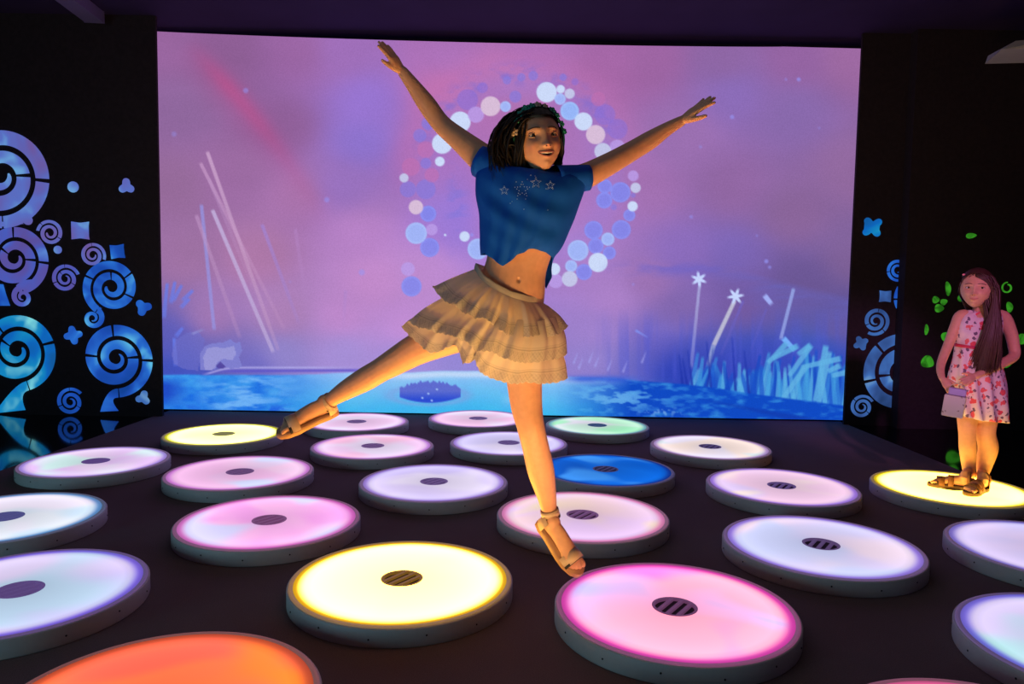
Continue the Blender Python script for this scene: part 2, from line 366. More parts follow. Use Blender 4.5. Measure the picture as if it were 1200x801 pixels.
    # stems and white stars right
    streak(820, 331, 810, 430, 1.6, 2.0, (170, 170, 222), .9, .35); streak(861, 352, 836, 405, 2.2, 2.6, (195, 195, 215), .95, .85); streak(836, 405, 822, 460, 2.6, 2.2, (160, 175, 215), .8, .4)
    streak(930, 338, 915, 397, 2, 2, (150, 165, 230), .9, .8); streak(871, 352, 845, 415, 1.6, 1.6, (110, 100, 200), .6, .2); streak(898, 362, 880, 410, 1.4, 1.4, (105, 98, 195), .5, .1)
    def star(cx, cy, r, rot, n=6, a=1):
        for i in range(n):
            t = rot+2*PI*i/n; streak(cx, cy, cx+r*math.cos(t), cy+r*math.sin(t), 2.2, 1.3, (196, 212, 255), a, a)
        disc(cx, cy, r*.35, (200, 215, 255), a)
    star(819, 327, 8.5, .4); star(862, 347, 9, .9); streak(896, 346, 904, 356, 3, 2.6, (165, 180, 250), .95, .95); streak(918, 396, 931, 410, 3.2, 2.6, (120, 180, 255), .95, .95)
    streak(745, 387, 759, 395, 1.6, 1, (130, 150, 245), .8, .3)
    # grass clumps right: cyan mass with upright blades
    edge = 432+10*np.sin(X/9)+12*fbm(X/6, X*0, 8, 2)-np.clip((X-890)/60, 0, 1)*14
    m = np.clip((X-806)/14, 0, 1)*np.clip((Y-edge)/5, 0, 1)*np.clip((458+(X-810)*.17-Y)/4, 0, 1)
    over((45, 125, 212), m*.75); over((28, 72, 195), m*np.clip((fbm(X/5, Y/60, 9, 2)-.5)*6, 0, 1)*.7)
    rs = np.random.RandomState(4)
    for i in range(58):
        x = 806+i*3.15+rs.rand()*4; b = 455+(x-810)*.17+rs.rand()*3; h = 18+rs.rand()*26+(14 if x > 880 else 0)+(16 if x > 940 else 0); lean = (rs.rand()-.35)*22
        c = [(70, 160, 224), (96, 180, 228), (60, 140, 220), (28, 80, 200), (20, 70, 190)][rs.randint(5)]
        streak(x, b, x+lean, b-h, 3.2, 1.7, c, .75, .6)
    for x0, y0, x1, y1 in [(905, 420, 935, 405), (900, 425, 922, 402), (935, 415, 950, 404), (925, 440, 950, 405), (955, 470, 968, 405), (958, 480, 972, 412), (940, 430, 985, 420), (970, 435, 985, 428), (975, 440, 992, 436), (915, 470, 944, 430)]:
        streak(x0, y0, x1, y1, 2.6, 3.4, (98, 178, 228), .8, .85)
    for x0, b, x1, t in [(812, 458, 806, 410), (834, 462, 828, 400), (828, 458, 836, 408), (862, 458, 858, 395), (878, 462, 872, 410), (800, 452, 796, 415), (806, 456, 800, 420)]:
        streak(x0, b, x1, t, 1.6, 1.2, (30, 50, 165), .8, .3)
    # small pale tufts right of the skirt
    for x, y in [(672, 426), (678, 432), (690, 425), (697, 430), (712, 434), (730, 436), (752, 425)]: streak(x, y, x+5, y-13, 1.5, .8, (165, 165, 240), .6, .25)
    # ----- pond and shore
    top = 437.5-np.clip((X-300)/200, 0, 1)*4+np.clip((X-560)/250, 0, 1)*15+np.clip((X-800)/190, 0, 1)*26+(n1-.5)*4
    left = np.clip((X-196)/3.-(484-Y)*.9+4, 0, 1)
    water = np.clip((Y-top)/2.2, 0, 1)
    g = np.clip((Y-top)/45, 0, 1)
    lx = np.clip((X-300)/110, 0, 1)*np.clip((740-X)/90, 0, 1)
    wc_l = np.stack([20+50*n2, 95+70*n2, 222+18*n2], -1); wc_c = np.stack([150-85*g+(n3-.5)*40, 196-14*g-(n2-.5)*12, 246-6*g], -1); wc_r = np.stack([16+90*np.clip(n5-.5, 0, 1), 74+160*np.clip(n5-.5, 0, 1), 196+60*np.clip(n5-.5, 0, 1)], -1)
    lr = (X > 520)[..., None]; base = np.where(lr, wc_r, wc_l)
    wc = base*(1-lx[..., None])+wc_c*lx[..., None]
    C = C*(1-water[..., None])+wc*water[..., None]
    over((120, 185, 248), .85*water*np.clip((fbm(X/26, Y/6, 41)-.45)*5, 0, 1)*np.clip((X-225)/40, 0, 1)*np.clip((360-X)/60, 0, 1))
    over((30, 90, 222), .8*water*np.clip((n2-.5)*6, 0, 1)*np.exp(-((Y-480)/7)**2)*np.clip((420-X)/60, 0, 1))
    over((205, 222, 250), .8*water*np.exp(-((Y-top-5)/4)**2)*lx*np.clip((X-420)/60, 0, 1))
    over((92, 82, 200), .8*np.exp(-((Y-(434.5-(X-280)*.006))/1.8)**2)*np.clip((X-245)/30, 0, 1)*np.clip((470-X)/60, 0, 1))
    over((178, 172, 235), .8*np.exp(-((Y-(430.5+8*np.exp(-((X-235)/22)**2)+0*X))/1.3)**2)*np.clip((X-236)/10, 0, 1)*np.clip((430-X)/60, 0, 1))
    over((30, 70, 195), .9*np.clip((484-Y)/4, 0, 1)*np.clip((222-X)/25, 0, 1)*np.clip((Y-440)/12, 0, 1)*(1-np.clip((Y-462)/16, 0, 1)))
    over((60, 96, 214), .85*np.exp(-((Y-444)/4)**2)*np.clip((X-650)/30, 0, 1)*np.clip((760-X)/40, 0, 1))
    over((18, 62, 178), .9*np.clip((Y-(452+(X-740)*.17))/3, 0, 1)*np.clip((X-735)/40, 0, 1)*np.clip((Y*0+1), 0, 1)*np.clip(((464+(X-800)*.24)-Y)/4+0, 0, 1))
    over((110, 180, 238), .8*np.clip((n5-.5)*8, 0, 1)*np.exp(-((X-725)/50)**2-((Y-466)/14)**2)); over((140, 190, 240), .6*np.clip((n4-.56)*7, 0, 1)*np.exp(-((X-775)/25)**2-((Y-483)/5)**2))
    over((196, 216, 248), .7*np.exp(-((Y-468)/6)**2)*np.clip((640-X)/20, 0, 1)*np.clip((X-585)/30, 0, 1))
    # round dark tuft in the pond with a ripple ring
    d = np.hypot((X-502)/52, (Y-463)/13); over((130, 160, 225), .5*np.exp(-((d-.85)/.16)**2))
    bl = fbm(X/2.2, Y/30, 11, 2); h = 443+8*((X-504)/36)**2+5*bl; m = np.clip((h*0+Y-h)/2, 0, 1)*np.clip((472.5-((X-504)/34)**2*6-Y)/2, 0, 1)*(np.abs(X-504) < 36)
    over((92, 100, 205), m*.9); over((40, 72, 210), m*np.clip((Y-458)/10, 0, 1)*.9)
    for x, y in [(495, 466), (506, 469), (512, 456), (502, 461)]: disc(x, y, 1.2, (180, 210, 255), .8, 1)
    # pale animal shape, left bank
    def poly(pts, col, a):
        ins = np.zeros(X.shape, bool); n = len(pts)
        for i in range(n):
            x1, y1 = pts[i]; x2, y2 = pts[(i+1) % n]
            if y1 == y2: continue
            c = ((Y > y1) != (Y > y2)) & (X < (x2-x1)*(Y-y1)/(y2-y1)+x1); ins ^= c
        over(col, ins*a)
    poly([(201, 415), (206, 398), (218, 390), (232, 388), (240, 398), (236, 415), (232, 434), (215, 432), (204, 426)], (112, 112, 200), .6)
    poly([(235, 433), (234, 415), (240, 405), (250, 402), (262, 401), (270, 397), (276, 402), (281, 400), (284, 410), (280, 418), (284, 430), (270, 432), (262, 428), (257, 425), (252, 433)], (128, 128, 208), .95)
    poly([(240, 433), (238, 418), (243, 408), (252, 406), (262, 408), (274, 405), (277, 414), (272, 422), (262, 420), (255, 424), (250, 433)], (158, 156, 218), .8)
    poly([(253, 428), (258, 423), (264, 429), (261, 432), (256, 432)], (75, 60, 150), .7)
    streak(225, 391, 238, 386, 1.5, 1.5, (150, 150, 215), .6, .4)
    return np.clip(C, 0, 255)
def make_screen():
    r = empty('projection_screen', P(600, 489, YS), 'huge screen showing a violet sky with a ring of bubbles over a blue pond', 'screen')
    NX, NY = 760, 410
    tl, tr, bl, br = [np.array(P(x, y, YS)) for x, y in ((165, 35.6), (1030, 57.4), (172, 483), (1006, 494.5))]
    bl[2] = .012; br[2] = .012
    u = np.linspace(0, 1, NX)[None, :, None]; v = np.linspace(0, 1, NY)[:, None, None]
    sag = np.array([0, 0, -.035])*(np.sin(np.clip(u*1.15, 0, 1)*PI)**.7)*.9
    V = ((tl*(1-u)+tr*u)+sag)*(1-v)+(bl*(1-u)+br*u)*v
    V = V.reshape(-1, 3)
    idx = np.arange(NX*NY).reshape(NY, NX)
    Fc = np.stack([idx[:-1, :-1], idx[1:, :-1], idx[1:, 1:], idx[:-1, 1:]], -1).reshape(-1, 4)
    me = bpy.data.meshes.new('projected_picture')
    me.vertices.add(len(V)); me.vertices.foreach_set('co', V.astype(np.float32).ravel())
    me.loops.add(Fc.size); me.loops.foreach_set('vertex_index', Fc.ravel().astype(np.int32))
    me.polygons.add(len(Fc)); me.polygons.foreach_set('loop_start', np.arange(0, Fc.size, 4, dtype=np.int32))
    me.update(); me.validate()
    # picture coordinates of each point of the screen
    d = V-np.array([0, 0, CAMZ]); fwd = np.array([0, math.cos(PITCH), -math.sin(PITCH)]); up = np.array([0, math.sin(PITCH), math.cos(PITCH)])
    z = d@fwd; px = d[:, 0]/z; py = -(d@up)/z; cr, sr = math.cos(ROLL), math.sin(ROLL)
    X = 600+F*(px*cr-py*sr); Y = 400.5+F*(px*sr+py*cr)
    C = paint_projection(X.reshape(NY, NX), Y.reshape(NY, NX)).reshape(-1, 3)/255.
    C = np.where(C <= .04045, C/12.92, ((C+.055)/1.055)**2.4); set_color(me, C)
    T = NT('projected picture'); a = T.n('ShaderNodeVertexColor', layer_name='Col')
    tc = T.n('ShaderNodeTexCoord'); w = T.n('ShaderNodeTexNoise', {'Vector': tc.outputs['Object'], 'Scale': 90.0, 'Detail': 2.0})
    c = T.mix(1.0, a.outputs[0], T.ramp(w.outputs[0], [(.3, (.93,)*3), (.7, (1.05,)*3)]), 'MULTIPLY')
    e = T.n('ShaderNodeEmission', {'Color': c, 'Strength': 1.0}); m = T.out(e.outputs[0]); m.cycles.emission_sampling = 'NONE'
    link('projected_picture', me, m, r)
    # board behind it, with real thickness
    b = MB(); q = [Vector(tl), Vector(tr), Vector(br), Vector(bl)]; q[0].z -= .07; q[1].z -= .07; V = [p+Vector((0, .004, 0)) for p in q]+[p+Vector((0, .06, 0)) for p in q]
    b.add(V, [(0, 1, 2, 3), (7, 6, 5, 4), (0, 4, 5, 1), (1, 5, 6, 2), (2, 6, 7, 3), (3, 7, 4, 0)]); b.build('screen_board', plain('white screen board', (.5, .5, .5), .8), r, False)
make_screen()

# ------------------------------------------------------------------ round light platforms
TOPZ = .066
LAV = (222, 205, 250); PINK = (248, 205, 240); WHT = (245, 235, 255); CREAM = (255, 240, 225); MINT = (190, 240, 235); ORCH = (236, 160, 240); CYAN = (170, 225, 250)
discs = [ # x, y (in radii), main, alt, edge, accent, strength, hub, label
 (-5.025, 12.802, (255, 240, 128), (250, 242, 138), (215, 210, 30), None, 3.4, (190, 185, 110), 'yellow light platform at the back left under the outstretched sandal'),
 (-6.075, 10.683, (240, 215, 248), (232, 195, 248), (160, 130, 225), (215, 245, 245), 1.0, (140, 105, 190), 'lilac light platform with a pale cyan front edge, farthest left of the back half'),
 (-3.783, 10.201, PINK, (246, 190, 236), (205, 115, 215), (215, 220, 255), 1.0, (150, 105, 170), 'pink light platform right of the lilac one and in front of the small yellow one'),
 (-2.680, 8.092, (244, 180, 230), (238, 160, 228), (214, 92, 190), (210, 205, 245), 1.2, (170, 105, 165), 'orchid pink light platform with magenta rim glow, directly behind the big cream yellow one'),
 (-5.608, 8.056, (235, 240, 252), (190, 225, 252), (60, 130, 200), WHT, 1.0, (120, 120, 200), 'white and pale blue light platform at the left edge, the farther of two'),
 (-4.158, 6.118, (214, 196, 250), (230, 215, 252), (110, 80, 225), (196, 222, 248), 1.0, (140, 110, 190), 'lavender light platform with a mint patch, cut by the left edge nearest the camera'),
 (-2.988, 14.187, (246, 205, 244), (240, 225, 252), (190, 130, 225), None, 1.0, (150, 110, 180), 'small pink light platform in the last row, just right of the outstretched sandal'),
 (-2.266, 12.029, (246, 205, 246), (240, 225, 252), (190, 120, 220), (250, 190, 225), 1.0, (150, 110, 180), 'pink and lilac light platform in the second last row, left of the standing leg'),
 (-.656, 14.762, (248, 200, 238), (240, 222, 250), (190, 130, 225), None, 1.0, (150, 110, 180), 'small pink light platform against the screen, middle of the last row'),
 (-.026, 12.455, (235, 222, 252), (215, 205, 250), (165, 125, 225), None, 1.0, (140, 110, 185), 'pale lavender light platform half hidden by the shin'),
 (-1.025, 9.847, (224, 208, 252), (238, 226, 254), (150, 115, 215), (214, 200, 252), 1.0, (140, 110, 180), 'lavender light platform left of the standing leg and behind the big cream yellow one'),
 (1.683, 14.220, (238, 230, 250), (195, 245, 215), (110, 170, 190), (160, 240, 190), 1.0, (80, 110, 160), 'white and mint green light platform right of the leg in the last row'),
 (1.405, 10.697, (0, 92, 205), (5, 110, 232), (10, 50, 150), (60, 150, 250), .95, (70, 70, 120), 'deep blue light platform behind the standing leg'),
 (.857, 8.475, (250, 214, 222), (240, 205, 250), (225, 120, 180), (252, 226, 190), 1.0, (160, 105, 165), 'peach and pink light platform behind the hanging sandal'),
 (-.958, 6.496, (255, 188, 70), (255, 186, 72), (250, 185, 20), None, 14.0, (180, 130, 50), 'large cream yellow light platform in the front middle'),
 (1.393, 5.991, (246, 102, 176), (250, 138, 160), (228, 72, 180), (135, 145, 195), 2.2, (150, 90, 140), 'large pink and cream light platform with magenta glow at its edge, front right of centre'),
 (3.395, 12.408, (240, 230, 250), (252, 230, 222), (170, 130, 200), (215, 230, 235), 1.0, (110, 90, 150), 'white and peach light platform in the back right, behind the lilac one'),
 (3.712, 9.928, (228, 206, 250), (246, 205, 235), (150, 105, 225), (250, 228, 225), 1.0, (130, 100, 170), 'lilac light platform with a cream patch, left of the girl in the floral dress'),
 (3.280, 7.594, (226, 212, 252), (246, 222, 242), (140, 105, 225), (210, 215, 255), 1.0, (130, 100, 160), 'large white and lavender light platform right of the peach one'),
 (6.054, 9.993, (255, 196, 74), (255, 198, 80), (235, 205, 20), None, 10.0, (200, 180, 90), 'yellow light platform carrying the girl in the floral dress'),
 (5.695, 7.557, (208, 200, 250), (228, 208, 250), (110, 95, 200), None, 1.0, (130, 110, 190), 'pale violet light platform cut by the right edge, below the yellow one'),
 (4.531, 5.417, (200, 225, 248), (225, 210, 252), (100, 85, 220), (180, 235, 235), 1.0, (120, 120, 170), 'mint and lavender light platform at the right edge nearest the camera'),
 (-2.176, 4.429, (240, 92, 72), (250, 108, 66), (205, 80, 50), (248, 120, 40), 1.55, (120, 60, 60), 'orange red light platform cut by the bottom edge, front left'),
 (2.849, 3.918, (250, 86, 82), (250, 80, 118), (225, 95, 150), None, 4.6, (130, 80, 80), 'orange pink light platform barely showing at the bottom edge, front right'),
 (.32, 3.55, (255, 200, 118), (255, 196, 112), (250, 185, 20), None, 29.0, (180, 130, 50), 'golden yellow light platform nearest the viewer, between the two orange ones'),  # unseen platform added in the grid gap, set bright to light her legs
]
hm = MB(); hm.lathe([(RD-.012, .001), (RD-.001, .001), (RD, .004), (RD, TOPZ-.006), (RD-.003, TOPZ-.002), (RD-.006, TOPZ-.002), (RD-.012, TOPZ-.004)], 96, closed=True); ME_house = hm.mesh('housing')
rm = MB(); rm.lathe([(RD*.945, TOPZ-.012), (RD-.0065, TOPZ-.012), (RD-.0065, TOPZ+.0005), (RD-.010, TOPZ+.0015), (RD*.945, TOPZ+.0015)], 96, closed=True); ME_rim = rm.mesh('rim')
dm = MB(); V = []; prof = [.0785, .12, .2, .28, .34, .38, RD*.945]
dm.lathe([(.0785, TOPZ-.012)]+[(r, TOPZ) for r in prof]+[(RD*.945, TOPZ-.012)], 72, closed=True); ME_diff = dm.mesh('diffuser', False)
HB = .079
gm = MB(); gm.lathe([(HB-.010, TOPZ-.014), (HB, TOPZ-.014), (HB, TOPZ+.001), (HB-.010, TOPZ+.001)], 40, closed=True)
for k in range(-1, 2):
    x = k*.036; h = math.sqrt(max((HB-.006)**2-x*x, 0)); gm.box((x, 0, TOPZ-.004), (.0065, h, .0045))
ME_gr = gm.mesh('grille', False)
bm_ = MB(); bm_.lathe([(0.0005, TOPZ-.0155), (HB, TOPZ-.0155), (HB, TOPZ-.0095), (.0005, TOPZ-.0095)], 40); ME_bk = bm_.mesh('grille_recess', False)
sm = MB(); sm.ball((0, 0, 0), (.0035, .002, .0035), 8); ME_scr = sm.mesh('screw'); ME_scr.materials.append(M_screw)
ME_house.materials.append(M_house); ME_bk.materials.append(M_dark)
for i, (x, y, c1, c2, ce, acc, k, ch, lab) in enumerate(discs):
    X, Y = x*RD, y*RD
    r = empty('light_platform', (X, Y, 0), lab, 'light platform', 'round glowing floor platforms')
    def part(name, me, mat=None):
        if mat:
            me = me.copy(); me.materials.clear(); me.materials.append(mat)
        o = bpy.data.objects.new(name, me); COL.objects.link(o); o.parent = r; return o
    part('housing', ME_house); part('rim', ME_rim, rim_mat([.45*a+.55*b*.8 for a, b in zip(ce, (190, 150, 165))]))
    part('diffuser', ME_diff, glow('lit diffuser %s' % lab.split(' light')[0], c1, c2, ce, k, i+1, acc))
    g = part('grille', ME_gr, hubmat('grille', ch)); g.rotation_euler.z = -.62
    part('grille_recess', ME_bk)
    ph = rng.rand()*.4
    for q in range(14):
        a = 2*PI*q/14+ph; o = part('screw', ME_scr); o.location = ((RD+.0008)*math.cos(a), (RD+.0008)*math.sin(a), .031+(.006 if q % 2 else -.002)); o.rotation_euler.z = a+PI/2

# ------------------------------------------------------------------ wall ornaments (lit cut-outs)
def orn_mat(name, stops, k=1.0, sc=2.2):
    T = NT(name); g = T.n('ShaderNodeNewGeometry')
    n = T.n('ShaderNodeTexNoise', {'Vector': g.outputs['Position'], 'Scale': sc, 'Detail': 2.0, 'Distortion': 1.2})
    n2 = T.n('ShaderNodeTexVoronoi', {'Vector': g.outputs['Position'], 'Scale': 5.0})
    f = T.math('ADD', T.math('MULTIPLY', n.outputs[0], .8), T.math('MULTIPLY', n2.outputs['Distance'], .25))
    c = T.ramp(f, stops); e = T.n('ShaderNodeEmission', {'Color': c, 'Strength': k}); return T.out(e.outputs[0])
M_violet = orn_mat('lit violet film', [(.35, s2l((118, 96, 172))), (.5, s2l((104, 108, 196))), (.62, s2l((98, 122, 214))), (.76, s2l((120, 186, 240)))], .8)
M_mauve = orn_mat('lit mauve film', [(.35, s2l((98, 82, 156))), (.5, s2l((92, 88, 178))), (.62, s2l((78, 98, 200))), (.75, s2l((100, 150, 230)))], .85)
M_blue = orn_mat('lit blue film', [(.36, s2l((20, 70, 160))), (.5, s2l((32, 84, 192))), (.62, s2l((44, 116, 220))), (.74, s2l((100, 200, 245)))], .85)
M_teal = orn_mat('lit teal film', [(.36, s2l((20, 96, 170))), (.5, s2l((16, 108, 200))), (.62, s2l((24, 145, 205))), (.74, s2l((130, 225, 235)))], .85)
M_steel = orn_mat('lit steel blue film', [(.36, s2l((36, 62, 110))), (.5, s2l((58, 92, 160))), (.62, s2l((70, 120, 200))), (.75, s2l((120, 170, 220)))], .8)
M_green = orn_mat('lit green film', [(.4, s2l((40, 110, 25))), (.6, s2l((70, 180, 45)))], .62, 9)
def wallxy(px, py, d): p = P(px, py, d); return p.x, p.z
def ornament(name, polys, d, mat, label, cat, group=None, th=.008):
    """polys: closed outlines (x, z) on the wall at distance d, given thickness"""
    b = MB()
    for pl in polys:
        n = len(pl)
        if isinstance(pl, tuple):      # a ribbon given by its two edges
            n = len(pl[0]); V = [(x, y, z) for e in pl for y in (d-th, d+.0001) for x, z in e]    # outer front, outer back, inner front, inner back
            F_ = [(i+a, i+1+a, i+1+b_, i+b_) for i in range(n-1) for a, b_ in ((0, 2*n), (3*n, n), (n, 0), (2*n, 3*n))]+[(0, n, 3*n, 2*n), (n-1, 3*n-1, 4*n-1, 2*n-1)]
            b.add(V, F_); continue
        bm = bmesh.new(); vs = [bm.verts.new((x, d-th, z)) for x, z in pl]
        try: f = bm.faces.new(vs)
        except ValueError: bm.free(); continue
        res = bmesh.ops.triangulate(bm, faces=[f]); bm.verts.index_update(); bm.faces.ensure_lookup_table()
        V = [v.co.copy() for v in bm.verts]; T = [tuple(v.index for v in f.verts) for f in bm.faces]; bm.free()
        V2 = [Vector((p.x, d+.0001, p.z)) for p in V]
        b.add(V+V2, T+[tuple(reversed([i+n for i in t])) for t in T]+[(i, (i+1) % n, (i+1) % n+n, i+n) for i in range(n)])
    o = b.build(name, mat, None, False)
    return tag(o, label, cat, group)
def strip(outer, inner): return (outer, inner)
def spiral(px, py, rp, a0, turns, sgn, d, cuts=(), tail=None, g=None, gap=.11, clip=None, t0=0.0):
    """spiral ribbon with a black groove; px, py, rp = centre and radius as measured, a0 start angle (deg, 0 = right, 90 = up)"""
    cx, cz = wallxy(px, py, d); R = rp*d/F
    if rp < 25 and gap < .15: gap = .15
    kt = [0, .5, 1, 1.5, 2, 2.5, 2.9, 4.5]; kr = [1, .86, .66, .47, .27, .13, .03, .0]
    ro_ = lambda t: float(np.interp(t, kt, kr))
    nrm = ro_(t0); segs = []; co_, ci_ = [], []
    def flush():
        nonlocal co_, ci_
        if len(co_) > 2: segs.append(strip(co_, ci_))
        co_, ci_ = [], []
    def pt(r, a): return (cx+r*math.cos(a), cz+r*math.sin(a))
    step = 1/72; N = int(turns/step)
    hw = .034*R
    ts = [i*step for i in range(N+1)]
    for c in cuts:
        if c < turns:
            w = hw/(2*PI*R*ro_(t0+c)/nrm*.85); ts = [t for t in ts if abs(t-c) > w]+[c-w, c+w]
    ts.sort()
    for j, t in enumerate(ts):
        ro = R*ro_(t0+t)/nrm; ri = max(R*ro_(t0+t+1)/nrm+gap*R*(1 if ro_(t0+t+1) > .02 else .0), .004)
        if ri > ro-.006: break
        if t0 > 0 and t < .0: continue
        k = turns-t
        if k < .12: m = (ro+ri)/2; q = math.sqrt(max(1-(1-k/.12)**2, .02)); ro = m+(ro-m)*q; ri = m+(ri-m)*q
        a = math.radians(a0)+sgn*2*PI*t
        if clip is not None and cx+ro*math.cos(a) > clip: flush(); continue
        co_.append(pt(ro, a)); ci_.append(pt(ri, a))
        if j+1 < len(ts) and any(t < c < ts[j+1] for c in cuts): flush()
    flush()
    if tail:
        a = math.radians(a0)-sgn*.045; ro = R; ri = R*(ro_(t0+1)/nrm+gap); p0 = Vector(pt(ro, a)); p1 = Vector(pt(ri, a))
        tan = Vector((-math.sin(a), math.cos(a)))*-sgn
        (ax, ay), (bx, by) = tail; e0 = Vector(wallxy(ax, ay, d)); e1 = Vector(wallxy(bx, by, d))
        def bez(p, e, q):
            c = p+tan*q; return [((1-s)**2)*p+2*s*(1-s)*c+s*s*e for s in [k/8 for k in range(9)]]
        segs.append(strip([tuple(v) for v in bez(p0, e0, R*.28)], [tuple(v) for v in bez(p1, e1, R*.3)]))
    return segs
def circ(px, py, r, d, n=18, ex=1.0):
    cx, cz = wallxy(px, py, d); r = r*d/F; return [(cx+r*ex*math.cos(2*PI*k/n), cz+r*math.sin(2*PI*k/n)) for k in range(n)]
def pinch(px, py, r, d, rot=0, q=.38):
    cx, cz = wallxy(px, py, d); r = r*d/F; out = []
    for k in range(32):
        a = 2*PI*k/32; m = 1-q*abs(math.sin(2*a))**.7
        out.append((cx+r*m*math.cos(a+rot), cz+r*m*math.sin(a+rot)))
    return out
def clover(px, py, r, d, rot=0, n=4, depth=.42):
    cx, cz = wallxy(px, py, d); r = r*d/F; out = []
    for k in range(48):
        a = 2*PI*k/48; m = 1-depth*(.5-.5*math.cos(n*a))**1.3
        out.append((cx+r*m*math.cos(a+rot), cz+r*m*math.sin(a+rot)))
    return out
DL, DR = 6.42, 6.56
G1 = 'lit cut-out ornaments on the black wall'
def SP(lab, mat, d, *a, **k): return ornament('spiral_ornament', spiral(*a[:6], d, **k), d, mat, lab, 'wall ornament', G1)
SP('violet and blue spiral cut-out highest on the left wall, cut by the left edge', M_violet, DL, 1, 206, 60, -88, 2.3, 1, cuts=(.23, .62, 1.25, 1.72), tail=((29, 262), (3, 262)))
SP('mauve spiral cut-out below the topmost one on the left wall', M_mauve, DL, 17, 303, 42, -75, 2.3, 1, cuts=(.19, .46, 1.2, 1.6), tail=((41, 327), (28, 328)))
SP('small mauve curl hanging under the mauve spiral on the left wall', M_mauve, DL, 27, 348, 14, 120, 1.5, 1, t0=.9, gap=.16)
SP('small violet spiral cut-out right of the mauve spiral on the left wall', M_violet, DL, 59, 273, 16, 170, 2.0, -1, cuts=(.1, .55))
SP('small violet blue spiral cut-out touching the top of the blue spiral near the screen', M_violet, DL, 109, 299, 15.5, -20, 2.1, 1, cuts=(.32,))
SP('round violet ring cut-out standing alone between the larger spirals', M_mauve, DL, 77, 326.5, 17.5, 20, 2.4, 1, cuts=(.2, .5, .85, 1.3))
SP('blue spiral cut-out beside the screen, above the biggest blue one', M_blue, DL, 131, 337, 35, -125, 2.2, -1, cuts=(.22, .55, .72, 1.4), tail=((112, 358), (101, 352)))
SP('small blue curl hanging between the two blue spirals beside the screen', M_blue, DL, 109, 372.5, 14.5, 50, 1.5, -1, t0=.9, gap=.16)
SP('big deep blue spiral cut-out lowest beside the screen', M_blue, DL, 136, 420, 46, -85, 2.4, 1, cuts=(.23, .72, 1.25, .5), tail=((139, 481), (118, 482)))
SP('big cyan and blue spiral cut-out low on the left wall, cut by the left edge', M_teal, DL, 20, 411, 48, -72, 2.3, 1, cuts=(.24, .55, .72, 1.6), tail=((30, 480), (-6, 484)))
SP('round blue ring cut-out close to the floor on the left wall', M_blue, DL, 83, 470.5, 17.5, 40, 2.2, 1, cuts=(.15, .45, .8))
def SM(name, lab, mat, d, pl): return ornament(name, pl, d, mat, lab, 'wall ornament', G1)
SM('dot_ornament', 'pale violet dot cut-out high on the left wall, left of the small heart', M_violet, DL, [circ(86, 219, 6.3, DL)])
SM('heart_ornament', 'violet blue heart cut-out high up beside the screen', M_violet, DL, [clover(148.4, 218.5, 9.5, DL, 1.6, 3, .45)])
SM('dot_ornament', 'violet dot cut-out under the curve of the topmost spiral', M_violet, DL, [circ(33, 258, 5.4, DL)])
SM('dot_ornament', 'violet dot cut-out below the small violet spiral', M_violet, DL, [circ(68, 292.5, 4.6, DL)])
SM('square_ornament', 'violet four-pointed cut-out right of the small violet spiral', M_violet, DL, [pinch(94.4, 270, 14.5, DL, PI/4)])
SM('square_ornament', 'blue four-pointed cut-out above the blue spiral, next to the screen', M_blue, DL, [pinch(138, 294.6, 11.5, DL, PI/4+.1)])
SM('clover_ornament', 'blue clover cut-out left of the biggest blue spiral', M_blue, DL, [clover(86, 392.5, 11, DL, .2), ])
SM('heart_ornament', 'blue heart cut-out right of the blue spiral, against the screen', M_blue, DL, [clover(168, 360, 10, DL, 2.3, 3, .45)])
SM('heart_ornament', 'steel blue heart cut-out near the floor beside the screen', M_steel, DL, [clover(168, 466, 9, DL, 1.3, 3, .45)])
SM('square_ornament', 'blue square cut-out at the left edge above the big cyan spiral', M_blue, DL, [[wallxy(x, y, DL) for x, y in ((-8, 332), (4, 333), (7, 344), (12, 358), (-8, 358))]])
SP('small blue spiral cut-out highest on the right wall', M_blue, DR, 1052, 316, 14, -60, 2.1, -1, cuts=(.3, .8))
SP('steel blue spiral cut-out in the middle of the right wall beside the screen', M_steel, DR, 1026, 376, 17.5, -120, 2.2, 1, cuts=(.2, .55, .9))
xc = wallxy(1059, 400, DR)[0]
SP('big steel blue spiral cut-out on the right wall', M_steel, DR, 1056, 438, 49, 60, 2.3, 1, cuts=(.2, .37, .62, 1.35), clip=xc)
SP('blue crescent cut-out on the right wall above the big spiral', M_blue, DR, 1073, 350, 27, 110, .5, 1, cuts=(.2,), clip=wallxy(1066, 350, DR)[0])
SP('steel blue ring cut-out lowest on the right wall by the screen corner', M_steel, DR, 1010, 476.5, 15, 30, 2.2, 1, cuts=(.3, .8))
SM('clover_ornament', 'bright cyan clover cut-out highest beside the screen on the right wall', M_teal, DR, [clover(1022, 266, 13, DR, .7, 4, .5)])
SM('clover_ornament', 'steel blue clover cut-out touching the screen edge on the right wall', M_steel, DR, [clover(1008.6, 402, 9, DR, .5)])
SM('square_ornament', 'steel blue four-pointed cut-out on the right wall', M_steel, DR, [pinch(1037, 347, 9.5, DR, PI/4)])
